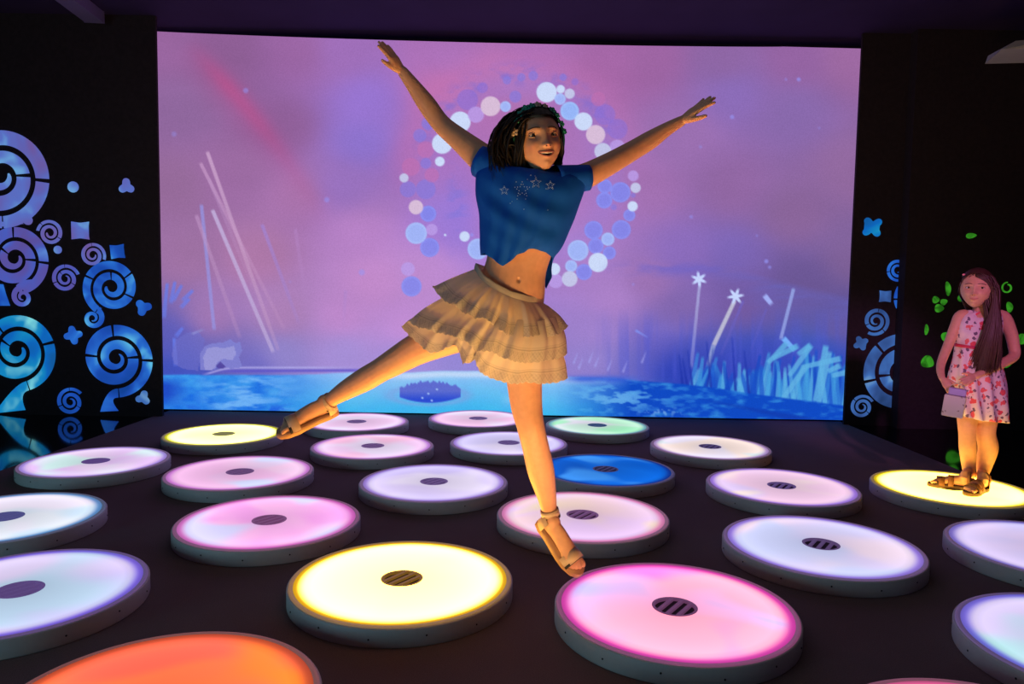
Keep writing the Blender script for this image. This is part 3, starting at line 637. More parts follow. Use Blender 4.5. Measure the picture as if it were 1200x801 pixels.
# black panel in front of the right wall with green leaves
DG = 6.44
xg = wallxy(1062, 300, DG)[0]
slab('wall_right_panel', xg, XR, DG, DR, -.006, CEIL, M_wall)['label'] = 'black panel wall with green leaf cut-outs'
def leaf(px, py, rx, ry, rot, d=DG):
    cx, cz = wallxy(px, py, d); k = d/F; out = []
    for i in range(20):
        a = 2*PI*i/20; x = rx*k*math.cos(a); z = ry*k*math.sin(a)*(1-.35*math.cos(a)); out.append((cx+x*math.cos(rot)-z*math.sin(rot), cz+x*math.sin(rot)+z*math.cos(rot)))
    return out
for px, py, rx, ry, rot, lab in [(1138, 276, 6, 3, .1, 'green leaf cut-out highest above the girl in the floral dress'), (1111, 338, 3, 8, .15, 'tall green crescent leaf cut-out left of the standing girl'),
        (1096.6, 351, 4, 4, 0, 'tiny green leaf cut-out, left one of three left of the standing girl'), (1106, 353.5, 4, 3.5, .4, 'tiny green leaf cut-out, right one of three left of the standing girl'), (1100.6, 361, 5.2, 4.6, 0, 'green leaf cut-out, lowest of three left of the standing girl'),
        (1127, 349, 5, 3.6, .3, 'green leaf cut-out touching the cheek of the standing girl'), (1183, 359.5, 3.6, 6, .2, 'green leaf cut-out under the green ring behind the long hair'), (1109, 394, 6, 5.5, .6, 'green leaf cut-out beside the bare arm of the standing girl'),
        (1199, 397, 7, 6, 0, 'green leaf cut-out at the right edge behind the standing girl'), (1087, 424, 7.5, 7, -.5, 'round green leaf cut-out lowest left of the standing girl'), (1180, 426, 4.5, 4.5, 0, 'small green leaf cut-out behind the elbow of the standing girl'),
        (1121, 470, 9, 7, .2, 'green leaf cut-out behind the white gift box'), (1123, 454, 8, 6, .6, 'green leaf cut-out behind the hands of the standing girl'),
        (1085.6, 386, 2.2, 6, 0, 'dim green leaf sliver between the floral dress and the right wall spirals')]:
    SM('leaf_ornament', lab, M_green, DG, [leaf(px, py, rx, ry, rot)])
SP('green ring cut-out behind the long hair of the standing girl', M_green, DG, 1180, 337, 7, 90, 1.0, 1, cuts=())

# ------------------------------------------------------------------ people
def skin_mat():
    T = NT('fair skin'); a = T.n('ShaderNodeVertexColor', layer_name='Col'); tc = T.n('ShaderNodeTexCoord')
    n = T.n('ShaderNodeTexNoise', {'Vector': tc.outputs['Object'], 'Scale': 60.0, 'Detail': 3.0})
    c = T.mix(1.0, a.outputs[0], T.ramp(n.outputs[0], [(.3, (.94,)*3), (.7, (1.04,)*3)]), 'MULTIPLY')
    p = T.n('ShaderNodeBsdfPrincipled', {'Base Color': c, 'Roughness': .5, 'Specular IOR Level': .35, 'Subsurface Weight': .15, 'Subsurface Scale': .3})
    p.inputs['Subsurface Radius'].default_value = (.03, .012, .006)
    return T.out(p.outputs[0])
M_skin = skin_mat()
def shade(o): o.shadow_terminator_geometry_offset = .3; o.shadow_terminator_normal_offset = .01; return o
M_hair_d = plain('very dark brown hair', (.008, .005, .006), .5, .3, 60, spec=.3)
M_hair_b = plain('dark chestnut hair', (.06, .022, .018), .42, .35, 60, spec=.45)
M_lip = plain('lips', (.60, .22, .17), .4, .05, 40)
M_tooth = plain('teeth', (.85, .82, .76), .3)
M_mouth = plain('mouth interior', (.05, .012, .012), .7)
M_eye = plain('eye white', (.7, .66, .62), .15)
M_iris = plain('dark brown iris', (.03, .014, .008), .1)
M_brow = plain('eyebrow hair', (.03, .014, .01), .8)
SKIN = np.array([.70, .38, .25])
def gs(x, z, cx, cz, sx, sz): return math.exp(-((x-cx)/sx)**2-((z-cz)/sz)**2)
def head_feat(x, z):
    """forward displacement of the face, in metres for a 0.2 m head; x right, z up from the head centre"""
    d = 0
    if -.034 < z < .03:
        t = (z+.034)/.064
        d += .0165*math.exp(-(x/(.0075+.003*(1-t)))**2)*max(0, 1-t)**.75*(1 if z > -.031 else max(0, (z+.034)/.003))
    d += .007*(gs(x, z, .0105, -.029, .006, .006)+gs(x, z, -.0105, -.029, .006, .006))
    d += .006*gs(x, z, 0, -.029, .009, .007)
    for s in (-1, 1):
        d -= .011*gs(x, z, s*.031, .004, .016, .011); d += .004*gs(x, z, s*.03, .024, .02, .009)
        d += .0065*gs(x, z, s*.040, -.026, .018, .016); d -= .002*gs(x, z, s*.026, -.046, .006, .012)
    d += .003*gs(x, z, 0, -.050, .020, .008)+.004*gs(x, z, 0, -.062, .016, .005)
    d += .008*gs(x, z, 0, -.086, .018, .013)-.003*gs(x, z, 0, -.071, .02, .005)
    return d
def head_base(th, ph):
    """unit direction to the skull / jaw surface; th from +z, ph round z (ph=90deg = forward)"""
    x, y, z = math.sin(th)*math.cos(ph), math.sin(th)*math.sin(ph), math.cos(th)
    X = .077*x; Y = (.086 if y > 0 else .096)*y; Z = .102*z
    if z < 0:
        k = -z
        X *= 1-.32*k**2.0
        if y > 0: Y = Y*(1-.0*k)+.030*k**1.5*(1-abs(x)*.6)*(y+.35)
        else: Y *= 1-.45*k**1.2; 
        Y += .012*k*k
    else: Y -= .006*z
    return X, Y, Z
def head_surface(th, ph, feat=True):
    X, Y, Z = head_base(th, ph)
    if feat and Y > .01: Y += head_feat(X, Z)*min(1, (Y-.01)/.03)
    return X, Y, Z
def face_y(x, z):
    """forward position of the face at x, z"""
    best = None
    c = max(-1, min(1, z/.102)); th = math.acos(c); s = math.sin(th); k = max(0, -c); w = .077*(1-.32*k**2.0)
    q = max(-1, min(1, x/(w*s+1e-6))); ph = math.acos(q); return head_surface(th, ph)[1]
class Head:
    def __init__(s, c, fwd, up, size=1.0):
        s.c = Vector(c); f = Vector(fwd).normalized(); u = Vector(up); u = (u-f*u.dot(f)).normalized(); r = u.cross(f)*1.0   # viewer's right when she faces us
        s.r, s.f, s.u, s.k = r, f, u, size
    def W(s, x, y, z): return s.c+(s.r*x+s.f*y+s.u*z)*s.k
    def L(s, p): d = Vector(p)-s.c; return d.dot(s.r)/s.k, d.dot(s.f)/s.k, d.dot(s.u)/s.k
    def add_to(s, mb):
        V = []; Fc = []; n, m = 90, 128
        for i in range(1, n):
            for k in range(m): V.append(s.W(*head_surface(PI*i/n, 2*PI*k/m)))
        V += [s.W(*head_surface(1e-4, 0)), s.W(*head_surface(PI-1e-4, 0))]
        for i in range(n-2):
            for k in range(m):
                k2 = (k+1) % m; Fc.append((i*m+k, i*m+k2, (i+1)*m+k2, (i+1)*m+k))
        t = len(V)-2
        for k in range(m): Fc.append((t, (k+1) % m, k)); Fc.append((t+1, (n-2)*m+k, (n-2)*m+(k+1) % m))
        mb.add(V, Fc)
        for sx in (-1, 1):   # ears
            mb.tube([s.W(sx*.070, -.008, -.018), s.W(sx*.078, -.012, .002), s.W(sx*.080, -.018, .016)], [(.010*s.k, .006*s.k), (.015*s.k, .007*s.k), (.012*s.k, .006*s.k)], 12, 3, ref=s.f)
    def features(s, parent, gaze=(0, 0), open_=.5, smile=1.0):
        for sx in (-1, 1):
            ex, ez = sx*.031, .005; ey = face_y(ex, ez)-.0085
            b = MB(); b.ball(s.W(ex, ey, ez), .0140*s.k, 20); e = b.build('eye', M_eye, parent)
            g = Vector((gaze[0], 1, gaze[1])).normalized(); c = Vector((ex, ey, ez))+g*.0112
            b = MB(); b.ball(s.W(*c), (.0062*s.k,)*3, 14); b.build('iris', M_iris, e)
            # lids: skin coloured folds and a lash line
            b = MB(); b2 = MB()
            for up_, wd in ((1, .0026), (-1, .0020)):
                pts = []
                for t in np.linspace(-1, 1, 9):
                    x = ex+t*.0155; z = ez+up_*(.0078 if up_ > 0 else .0062)*math.sqrt(max(0, 1-t*t))-.001*t*sx; dy = math.sqrt(max(1*.0150**2-(x-ex)**2-(z-ez)**2, 1e-7)); pts.append(s.W(x, ey+dy+.0003, z))
                b.tube(pts, [wd*s.k*.7]+[wd*s.k]*7+[wd*s.k*.7], 8, 2)
                if up_ > 0:
                    pts2 = [p-s.u*.0014*s.k+s.f*.0012*s.k for p in pts]; b2.tube(pts2, [.0005*s.k]+[.0011*s.k]*7+[.0008*s.k], 6, 2)
            me = b.mesh('eyelid'); set_color(me, np.tile(SKIN*.92, (len(me.vertices), 1))); link('eyelid', me, M_skin, parent); b2.build('eyelash', M_iris, parent)
            b = MB(); pts = []
            for t in np.linspace(-1, 1, 8):
                x = ex+t*.0185; z = .0245+.0045*(1-(t*sx*-1-.2)**2*.9)-.0015; pts.append(s.W(x, face_y(x, z)+.0006, z))
            b.tube(pts, [(.0006*s.k, .0010*s.k)]+[(.0008*s.k, .0016*s.k)]*6+[(.0005*s.k, .0008*s.k)], 8, 2, ref=s.f); b.build('eyebrow', M_brow, parent)
        hw = .023*smile+.002
        def lip(zo, h, r, lift):
            pts = []
            for t in np.linspace(-1, 1, 11):
                x = t*hw; z = -.0555+zo*(1-t*t)*h+lift*t*t; pts.append(s.W(x, face_y(x, z)+.0004, z))
            return pts
        o = .0052*open_; li = .0085*smile
        b = MB(); b.tube(lip(1, o+.0022, 0, li), [.0007*s.k]+[.0023*s.k]*9+[.0007*s.k], 10, 2); b.tube(lip(-1, o+.0032, 0, li), [.0007*s.k]+[.0029*s.k]*9+[.0007*s.k], 10, 2)
        m = b.build('lips', M_lip, parent)
        if open_ > .2:
            b = MB(); N = 12; V = []
            for t in np.linspace(-.86, .86, N):
                x = t*hw
                for z0 in (o+.002, -o-.002): z = -.0555+z0*(1-t*t)+li*t*t; V.append(s.W(x, face_y(x, -.0555)+.0004, z))
            V2 = [p-s.f*.004*s.k for p in V]; n = len(V)
            b.add(V+V2, [(2*i, 2*i+1, 2*i+3, 2*i+2) for i in range(N-1)]+[(n+2*i+2, n+2*i+3, n+2*i+1, n+2*i) for i in range(N-1)]); mo = b.build('mouth', M_mouth, parent)
            b = MB(); pts = []
            for t in np.linspace(-.72, .72, 9):
                x = t*hw; z = -.0555+(o-.0008)*(1-t*t)+li*t*t; pts.append(s.W(x, face_y(x, -.0555)+.0012, z))
            b.tube(pts, [(.0008*s.k, .0010*s.k)]+[(.001*s.k, .0021*s.k)]*7+[(.0008*s.k, .001*s.k)], 8, 2, ref=s.f); b.build('teeth', M_tooth, mo)
        b = MB()
        for sx in (-1, 1): x = sx*.0058; z = -.0335; b.ball(s.W(x, face_y(x, -.031)-.0022, z), (.0026*s.k, .0022*s.k, .0017*s.k), 10)
        b.build('nostrils', M_mouth, parent)
    def cap(s, parent, mat, grow=.010, win=None):
        """hair close to the skull"""
        b = MB(); n, m = 60, 96; V = []; keep = {}
        for i in range(n+1):
            for k in range(m):
                th = 1e-4+PI*.74*i/n; X, Y, Z = head_surface(th, 2*PI*k/m, False)
                L = math.sqrt(X*X+Y*Y+Z*Z); g = grow*(1+.10*math.sin(k*1.7)+.08*math.sin(k*3.1+i*.3)); q = 1+g/L; V.append((X*q, Y*q, Z*q))
        for q, (X, Y, Z) in enumerate(V): keep[q] = not win(X, Y, Z)
        F_ = []
        for i in range(n):
            for k in range(m):
                f = (i*m+k, i*m+(k+1) % m, (i+1)*m+(k+1) % m, (i+1)*m+k)
                if all(keep[j] for j in f): F_.append(f)
        b.add([s.W(*p) for p in V], F_)
        return b
def foot(mb, M, L, w=1.0):
    """bare foot volume; M maps (x side, y toe-ward, z up) with the heel at y=0 and the sole at z=0"""
    k = L/.2
    sec = [(0.0, .018, .020, .022), (.02, .024, .028, .030), (.05, .024, .033, .033), (.085, .027, .030, .030), (.12, .033, .024, .024), (.15, .036, .018, .018), (.168, .034, .014, .014)]
    mb.tube([M @ Vector((.004*(y/.17), y*k, zc*k*.95)) for y, a, zc, b in sec], [(a*k*w, b*k*.93) for y, a, zc, b in sec], 16, 3, ref=M.to_3x3() @ Vector((1, 0, 0)))
    for i, (x, y0, y1, r) in enumerate([(-.024, .158, .198, .0098), (-.006, .160, .196, .0078), (.008, .158, .190, .0072), (.020, .153, .182, .0068), (.030, .146, .170, .0064)]):
        mb.tube([M @ Vector((x*k*w, y0*k-.02*k, .013*k)), M @ Vector((x*k*w*1.03, (y0+y1)/2*k, .013*k)), M @ Vector((x*k*w*1.03, y1*k-r*k, .009*k))], [r*k*1.15, r*k*1.05, r*k], 10, 3)
def hand(mb, wr, d, nrm, side, L, spread=1.0, curl=.15, thumb=.8, fans=None):
    """hand at wrist wr pointing along d; nrm = back of the hand; side = +1/-1 picks the thumb side"""
    d = Vector(d).normalized(); nrm = Vector(nrm); nrm = (nrm-d*nrm.dot(d)).normalized(); s = nrm.cross(d)*side; k = L/.15
    W = lambda a, b, c: Vector(wr)+(d*a+s*b+nrm*c)*k
    mb.tube([W(-.012, 0, 0), W(.012, 0, 0), W(.035, .001, .001), W(.055, 0, .002), W(.070, -.001, .0)], [(.0165*k, .0135*k), (.020*k, .0125*k), (.0265*k, .0115*k), (.0285*k, .0105*k), (.026*k, .0085*k)], 16, 3, ref=s)
    mb.ball(W(.025, .016, -.004), (.013*k, .013*k, .012*k), 12)
    fs = [(.0215, .066, (.026, .017, .013), .0072, .20), (.0075, .070, (.029, .019, .014), .0074, .05), (-.0065, .068, (.027, .018, .013), .0070, -.08), (-.020, .062, (.021, .014, .011), .0062, -.24)]
    for i, (b, a, ln, r, an) in enumerate(fs):
        an *= spread; p = W(a-.02, b*.95, .001); pts = [p]; p = W(a, b, .001); pts.append(p); c = 0; cu = curl if fans is None else fans[i]
        for j, l in enumerate(ln):
            c += cu*(1, 1.3, 1.1)[j]; dr = (d*math.cos(an)+s*math.sin(an)); dr = dr*math.cos(c)-nrm*math.sin(c); p = p+dr*l*k; pts.append(p)
        mb.tube(pts, [r*k*1.05, r*k*1.05, r*k, r*k*.92, r*k*.8], 10, 3)
    a0 = thumb; p = W(.018, .018, -.004); pts = [p]
    for j, (l, q) in enumerate([(.022, a0+.15), (.022, a0), (.018, a0-.15)]):
        dr = (d*math.cos(q)+s*math.sin(q)-nrm*.22).normalized(); p = p+dr*l*k; pts.append(p)
    mb.tube(pts, [.0105*k, .0095*k, .0085*k, .0068*k], 10, 3)
def MM(o, x, y, z):
    """matrix from an origin and three axes, made square to each other (y leads)"""
    y = Vector(y).normalized(); z = Vector(z); z = (z-y*z.dot(y)).normalized(); x = y.cross(z); o = Vector(o)
    return Matrix(((x.x, y.x, z.x, o.x), (x.y, y.y, z.y, o.y), (x.z, y.z, z.z, o.z), (0, 0, 0, 1)))
def sandal(parent, M, L, m_sole, m_strap, m_buckle, style=0):
    k = L/.2; b = MB()
    out = [(-.020, -.012), (-.028, .02), (-.027, .06), (-.033, .10), (-.042, .14), (-.040, .175), (-.026, .203), (-.004, .212), (.016, .206), (.032, .188), (.042, .155), (.041, .12), (.034, .08), (.028, .04), (.027, .01), (.018, -.014), (0, -.020)]
    n = len(out)
    V = [M @ Vector((x*k, y*k, z*k)) for z in (-.016, .0) for x, y in out]; V += [M @ Vector((x*k*.95, y*k*.985+.0015, .005*k)) for x, y in out]
    b.add(V, [tuple(range(n))[::-1], tuple(range(2*n, 3*n))]+[(i, (i+1) % n, (i+1) % n+n, i+n) for i in range(n)]+[(i+n, (i+1) % n+n, (i+1) % n+2*n, i+2*n) for i in range(n)])
    so = b.build('sole', m_sole, parent)
    def band(name, y0, y1, a, h, mat, zc=0, tilt=0, par=parent, th=.0035, full=False, cyc=0):
        b = MB(); N = 22; V = []; lo = 0 if not full else -PI*0
        for i in range(N+1):
            an = (PI*i/N) if not full else 2*PI*i/N
            for (yy, e) in ((y0, 0), (y0, th), (y1, th), (y1, 0)):
                V.append(M @ Vector((cyc+(a+e)*k*math.cos(an), (yy+tilt*math.sin(an))*k, (zc+(h+e)*math.sin(an))*k)))
        b.add(V, [(4*i+j, 4*i+(j+1) % 4, 4*i+4+(j+1) % 4, 4*i+4+j) for i in range(N) for j in range(4)])
        return b.build(name, mat, par)
    s1 = band('toe_strap', .128, .165, .0395, .041, m_strap)
    band('toe_strap_trim', .158, .167, .0405, .0385, m_buckle, par=s1)
    if style: band('instep_strap', .085, .112, .0345, .054, m_strap)
    # heel counter
    b = MB(); N = 16; V = []
    for i in range(N+1):
        an = PI+PI*i/N
        for z, e in ((.0, 0), (.0, .0035), (.048, .003), (.048, 0)): V.append(M @ Vector(((.027+e)*k*math.cos(an), (.018+(.034+e)*math.sin(an))*k, z*k)))
    b.add(V, [(4*i+j, 4*i+(j+1) % 4, 4*i+4+(j+1) % 4, 4*i+4+j) for i in range(N) for j in range(4)]); b.build('heel_strap', m_strap, parent)
    return band
def limb(mb, pts, rad, **k): mb.tube(pts, rad, 18, 5, **k)
# --- cloth made of closed loops
def crl(a, b, c, d, t): return .5*((2*b)+(c-a)*t+(2*a-5*b+4*c-d)*t*t+(3*b-a-3*c+d)*t**3)
def loop(front, back, d0, D, n=240, base=0.0, pw=.5):
    """closed loop from two measured outlines (left to right); D = half depth"""
    def samp(pl, m):
        q = [np.array(P(x, y, 1.0))-np.array([0, 0, CAMZ]) for x, y in pl]   # directions with unit depth
        px = np.array([p[0] for p in pl], float); py = np.array([p[1] for p in pl], float)
        L = np.concatenate([[0], np.cumsum(np.hypot(np.diff(px), np.diff(py)))]); t = np.linspace(0, L[-1], m)
        return np.interp(t, L, px), np.interp(t, L, py)
    h = n//2; fx, fy = samp(front, h+1); bx, by = samp(back, h+1); out = []
    for i in range(h): s = math.sin(PI*i/h)**pw; out.append(P(fx[i], fy[i], d0-D*s))
    for i in range(h): j = h-i; s = math.sin(PI*j/h)**pw; out.append(P(bx[j], by[j], d0+D*s))
    return np.array([tuple(p) for p in out])
def cloth(loops, m, disp=None, th=.003):
    """surface through the loops, thick"""
    K = len(loops); Ls = np.array(loops); rings = []
    for i in range((K-1)*m+1):
        s = i/m; k = min(int(s), K-2); t = s-k
        a, b, c, d = Ls[max(k-1, 0)], Ls[k], Ls[k+1], Ls[min(k+2, K-1)]; rings.append(crl(a, b, c, d, t))
    R = np.array(rings); nr, n = R.shape[:2]
    # smooth normals
    du = np.roll(R, -1, 1)-np.roll(R, 1, 1); dv = np.gradient(R, axis=0); N = np.cross(du, dv); N /= np.linalg.norm(N, axis=2, keepdims=True)+1e-9
    cen = R.mean(1, keepdims=True); sg = np.sign(((R-cen)*N).sum(2).mean()); N *= sg
    uu, vv = np.meshgrid(np.arange(n)/n, np.linspace(0, 1, nr))
    if disp is not None: R = R+N*disp(uu, vv, R)[..., None]
    R2 = R-N*th; b = MB(); V = np.concatenate([R.reshape(-1, 3), R2.reshape(-1, 3)]); F_ = []
    for i in range(nr-1):
        for k in range(n):
            k2 = (k+1) % n; a, b_, c, d = i*n+k, i*n+k2, (i+1)*n+k2, (i+1)*n+k; F_.append((a, b_, c, d)); o = nr*n; F_.append((a+o, d+o, c+o, b_+o))
    for k in range(n):
        k2 = (k+1) % n; o = nr*n; F_.append((k, k+o, k2+o, k2)); q = (nr-1)*n; F_.append((q+k, q+k2, q+k2+o, q+k+o))
    b.add(V.tolist(), F_); return b, uu, vv
def locks(head, specs, r0=.0055, seg=6, tip=.15):
    """hair locks; specs: list of (start, control1, control2, end) in head space"""
    b = MB()
    for (p0, p1, p2, p3, r) in specs:
        pts = []; N = 9
        for i in range(N+1):
            t = i/N; q = [(1-t)**3*a+3*t*(1-t)**2*b_+3*t*t*(1-t)*c+t**3*d for a, b_, c, d in zip(p0, p1, p2, p3)]; pts.append(head.W(*q))
        rad = [r*head.k*(.6+.4*min(1, i/3))*(1 if i < N-3 else (N-i)/3*(1-tip)+tip) for i in range(N+1)]
        b.tube(pts, [(q, q*.55) for q in rad], seg, 1, ref=head.f, caps=False)
    return b

# =================================================== the jumping girl
D1 = 2.40
def build_jumper():
    root = empty('person', P(640, 640, D1), 'girl in a blue top and ruffled cream skirt leaping with arms flung wide', 'person')
    q = lambda x, y, dd=0: P(x, y, D1+dd)
    mb = MB()
    hd = Head(q(628.5, 165, -.02), (.28, -.95, .0), (-.13, 0, 1), 1.0)
    hd.add_to(mb)
    # trunk
    mb.tube([q(588, 382, .01), q(592, 362, .01), q(599, 338, 0), q(605, 312, 0), q(612, 280, 0), q(618, 245, .005), q(621, 222, .005), q(622, 208, .005)],
            [(.085, .075), (.118, .088), (.112, .078), (.099, .070), (.108, .078), (.122, .082), (.112, .068), (.06, .045)], 28, 4, ref=(1, 0, 0))
    limb(mb, [q(622, 214, .01), q(624, 203, .008), q(627, 190, .0), q(628, 180, 0)], [(.046, .044), (.036, .036), (.034, .035), (.036, .04)])
    # arms
    limb(mb, [q(606, 212, .01), q(580, 198, .02), q(562, 183, .03), q(538, 163, .06), q(517, 145, .09), q(500, 122, .10), q(484, 100, .10), q(472, 84, .10)],
         [.05, .056, .047, .037, .032, .0315, .024, .0185])
    limb(mb, [q(640, 216, .01), q(664, 211, .02), q(684, 207, .03), q(712, 193, .06), q(742, 176, .10), q(762, 164, .12), q(782, 151, .13), q(798, 142, .14)],
         [.042, .045, .042, .037, .033, .031, .023, .018])
    hand(mb, q(472.5, 85, .10), q(455, 60, .08)-q(472.5, 85, .10), (.62, -.55, .4), 1, .135, .4, .05, .36)
    hand(mb, q(797, 142.5, .14), q(822, 124, .13)-q(797, 142.5, .14), (-.50, -.45, .74), -1, .150, .32, -.02, .50, fans=(.08, .02, -.02, -.05))
    # legs
    limb(mb, [q(600, 362, .02), q(611, 400, 0), q(614, 440, -.01), q(617, 475, -.02), q(622, 500, -.03), q(628, 525, -.01), q(634, 552, .02), q(640, 578, .05), q(644, 598, .06), q(646, 606, .06)],
         [.075, .071, .060, .052, .0455, .0445, .045, .0345, .026, .0255])
    limb(mb, [q(590, 368, .0), q(560, 380, .02), q(525, 393, .05), q(490, 408, .08), q(462, 424, .10), q(445, 434, .12), q(428, 444, .15), q(405, 457, .19), q(388, 468, .21), q(380, 473, .22)],
         [.078, .073, .065, .055, .047, .042, .042, .0345, .026, .0255])
    M1 = MM(q(636, 613, .075), None, q(671, 662, .02)-q(633, 612, .08), (.62, -.62, .45)); FL1 = .200
    foot(mb, M1, FL1)
    M2 = MM(q(390, 481, .235), None, q(326, 506, .16)-q(388, 481, .235), (-.25, -.42, .85)); FL2 = .198
    foot(mb, M2, FL2)
    mb.ball(M1 @ Vector((0, .022, .04)), (.027, .027, .034), 14); mb.ball(M2 @ Vector((0, .022, .04)), (.027, .027, .034), 14)
    me = remesh(mb, .0031, 8); V = verts_np(me)
    # navel
    nv = np.array(q(608, 328, -.078)); d2 = ((V-nv)**2*np.array([1, .25, .6])).sum(1); V[:, 1] += .010*np.exp(-d2/.0045**2); me.vertices.foreach_set('co', V.ravel())
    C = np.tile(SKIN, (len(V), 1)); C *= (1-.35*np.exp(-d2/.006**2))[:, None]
    hl = (V-np.array(hd.c))@np.array([hd.r, hd.f, hd.u]).T; ck = np.exp(-((np.abs(hl[:, 0])-.042)/.018)**2-((hl[:, 2]+.03)/.018)**2)*(hl[:, 1] > .02); C = C*(1-.18*ck[:, None]*np.array([.2, 1, 1]))
    set_color(me, C); shade(link('body', me, M_skin, root))
    hd.features(root, gaze=(-.15, -.1), open_=.8, smile=1.08)
    # hair
    rs = random.Random(3)
    win = lambda X, Y, Z: (Y > .012+.25*max(0, -Z) and Z < .066-.25*max(0, abs(X)-.03)-.3*max(0, .05-Y)) 
    cap = hd.cap(root, M_hair_d, .009, win)
    sp = []
    for i in range(300):
        # left side: swept out to the side and down
        ph = rs.uniform(.55, 1.5)*PI; th = rs.uniform(.12, .62)*PI
        X, Y, Z = head_surface(th, ph, False)
        if Y > .03 and Z < .055: continue
        if X > .03: X = -X*.5
        u = rs.random(); ex = -.03-.105*u**1.4+rs.gauss(0, .012); ez = -.155+.08*u+rs.gauss(0, .02); ey = rs.uniform(-.05, .035)
        p0 = (X*1.05, Y*1.05, Z*1.05); p1 = (X*1.25-.04, Y*1.15, Z*1.12+.012); p2 = (ex-.034+rs.gauss(0, .012), ey*.8, -.02+rs.gauss(0, .02)); sp.append((p0, p1, p2, (ex, ey, ez), rs.uniform(.004, .0085)))
    for i in range(60):   # curtain right behind the cheek, left
        z0 = rs.uniform(.0, .075); X, Y, Z = head_surface(math.acos(z0/.102), rs.uniform(.72, .95)*PI, False)
        sp.append(((X*1.06, Y*1.06, Z*1.05), (X*1.2-.006, Y+.006, Z-.03), (-.078+rs.gauss(0, .006), .02, -.06), (-.06+rs.gauss(0, .018), rs.uniform(-.01, .035), -.145+rs.gauss(0, .014)), rs.uniform(.004, .007)))
    for i in range(90):   # right side, hugging the face
        z0 = rs.uniform(-.02, .09); X, Y, Z = head_surface(math.acos(z0/.102), rs.uniform(-.15, .26)*PI, False)
        sp.append(((X*1.06, Y*1.04, Z*1.05), (X*1.16+.004, Y-.006, Z-.03), (.083+rs.gauss(0, .003), .0+rs.uniform(-.03, .02), -.045), (.055+rs.gauss(0, .008), rs.uniform(-.02, .035), -.098+rs.gauss(0, .008)), rs.uniform(.003, .0055)))
    for i in range(120):   # back
        X, Y, Z = head_surface(rs.uniform(.15, .6)*PI, rs.uniform(1.1, 1.9)*PI, False)
        sp.append(((X*1.06, Y*1.05, Z*1.05), (X*1.15, Y*1.15, Z-.02), (X-.02, Y*.9-.01, -.07), (rs.uniform(-.09, .03), rs.uniform(-.07, -.01), -.12+rs.gauss(0, .012)), rs.uniform(.005, .009)))
    for x0, x1, x2, x3, r in [((-.03, .0, .1), (-.12, .0, .085), (-.19, 0, -.03), (-.145, 0, -.115), .0028), ((-.04, 0, .095), (-.12, 0, .06), (-.165, 0, -.03), (-.115, 0, -.07), .002), ((-.05, 0, .09), (-.14, 0, .04), (-.15, 0, -.06), (-.12, 0, -.10), .0022),
                              ((-.04, -.02, .09), (-.11, -.02, .07), (-.14, -.02, .0), (-.13, 0, -.06), .0016), ((.0, .0, .104), (-.03, 0, .115), (-.08, 0, .10), (-.1, 0, .06), .0022), ((-.07, -.0, .06), (-.13, 0, .02), (-.16, .0, -.05), (-.13, 0, -.13), .003)]:
        sp.append((x0, x1, x2, x3, r))
    for i in range(34):
        z = rs.uniform(-.0, .1); o = rs.uniform(.0, .05)
        sp.append(((-.05, rs.uniform(-.03, .02), .085), (-.10-o, rs.uniform(-.03, .02), z), (-.135-o*.9, 0, -.03-o*.3), (-.10-rs.uniform(0, .06), rs.uniform(-.02, .02), -.06-rs.uniform(0, .09)), rs.uniform(.0009, .0018)))
    b = locks(hd, sp); b.add(cap.v, cap.f); b.build('hair', M_hair_d, root)
    # headband with flowers
    b = MB(); pts = []
    for a in np.linspace(-.08*PI, 1.08*PI, 21): pts.append(hd.W(.0815*math.cos(a), .030+.006*math.sin(a), .002+.1005*math.sin(a)))
    b.tube(pts, [.004]*21, 8, 1); hb = b.build('headband', plain('teal satin ribbon', (.01, .16, .15), .5, .2, 30), root)
    M_teal_f = plain('teal fabric flower', (.01, .30, .24), .6, .3, 40); M_cream_f = plain('cream fabric flower', (.55, .42, .34), .6, .2, 40)
    for a, col, r in [(.93*PI, 1, .0135), (.80*PI, 0, .013), (.73*PI, 0, .012), (.64*PI, 0, .0145), (.565*PI, 0, .011), (.49*PI, 1, .0125), (.40*PI, 1, .010), (.30*PI, 0, .0135), (.23*PI, 0, .011), (.13*PI, 0, .010), (.05*PI, 0, .010)]:
        b = MB(); c = hd.W(.085*math.cos(a), .040, .002+.102*math.sin(a)); n = (hd.f*.8+hd.r*math.cos(a)*.6+hd.u*math.sin(a)*.6).normalized(); t1 = n.orthogonal().normalized(); t2 = n.cross(t1)
        for p in range(5):
            an = 2*PI*p/5+a; dr = t1*math.cos(an)+t2*math.sin(an); Mx = Matrix((dr, n.cross(dr), n)).transposed()
            b.ball(c+dr*r*.55, (r*.52, r*.42, r*.2), 10, Mx)
        b.ball(c+n*r*.2, r*.24, 8); o = b.build('flower', M_cream_f if col else M_teal_f, hb); 
        if col: o['label'] = 'cream flower'
    # ---- blue top
    T = NT('royal blue jersey'); tc = T.n('ShaderNodeTexCoord'); n = T.n('ShaderNodeTexNoise', {'Vector': tc.outputs['Object'], 'Scale': 9.0, 'Detail': 3.0, 'Distortion': .5})
    bp = T.n('ShaderNodeBump', {'Height': n.outputs[0], 'Strength': .25, 'Distance': .01}); p = T.n('ShaderNodeBsdfPrincipled', {'Base Color': (.001, .09, .62, 1), 'Roughness': .75, 'Specular IOR Level': .2, 'Normal': bp.outputs[0]}); M_top = T.out(p.outputs[0])
    lp = []
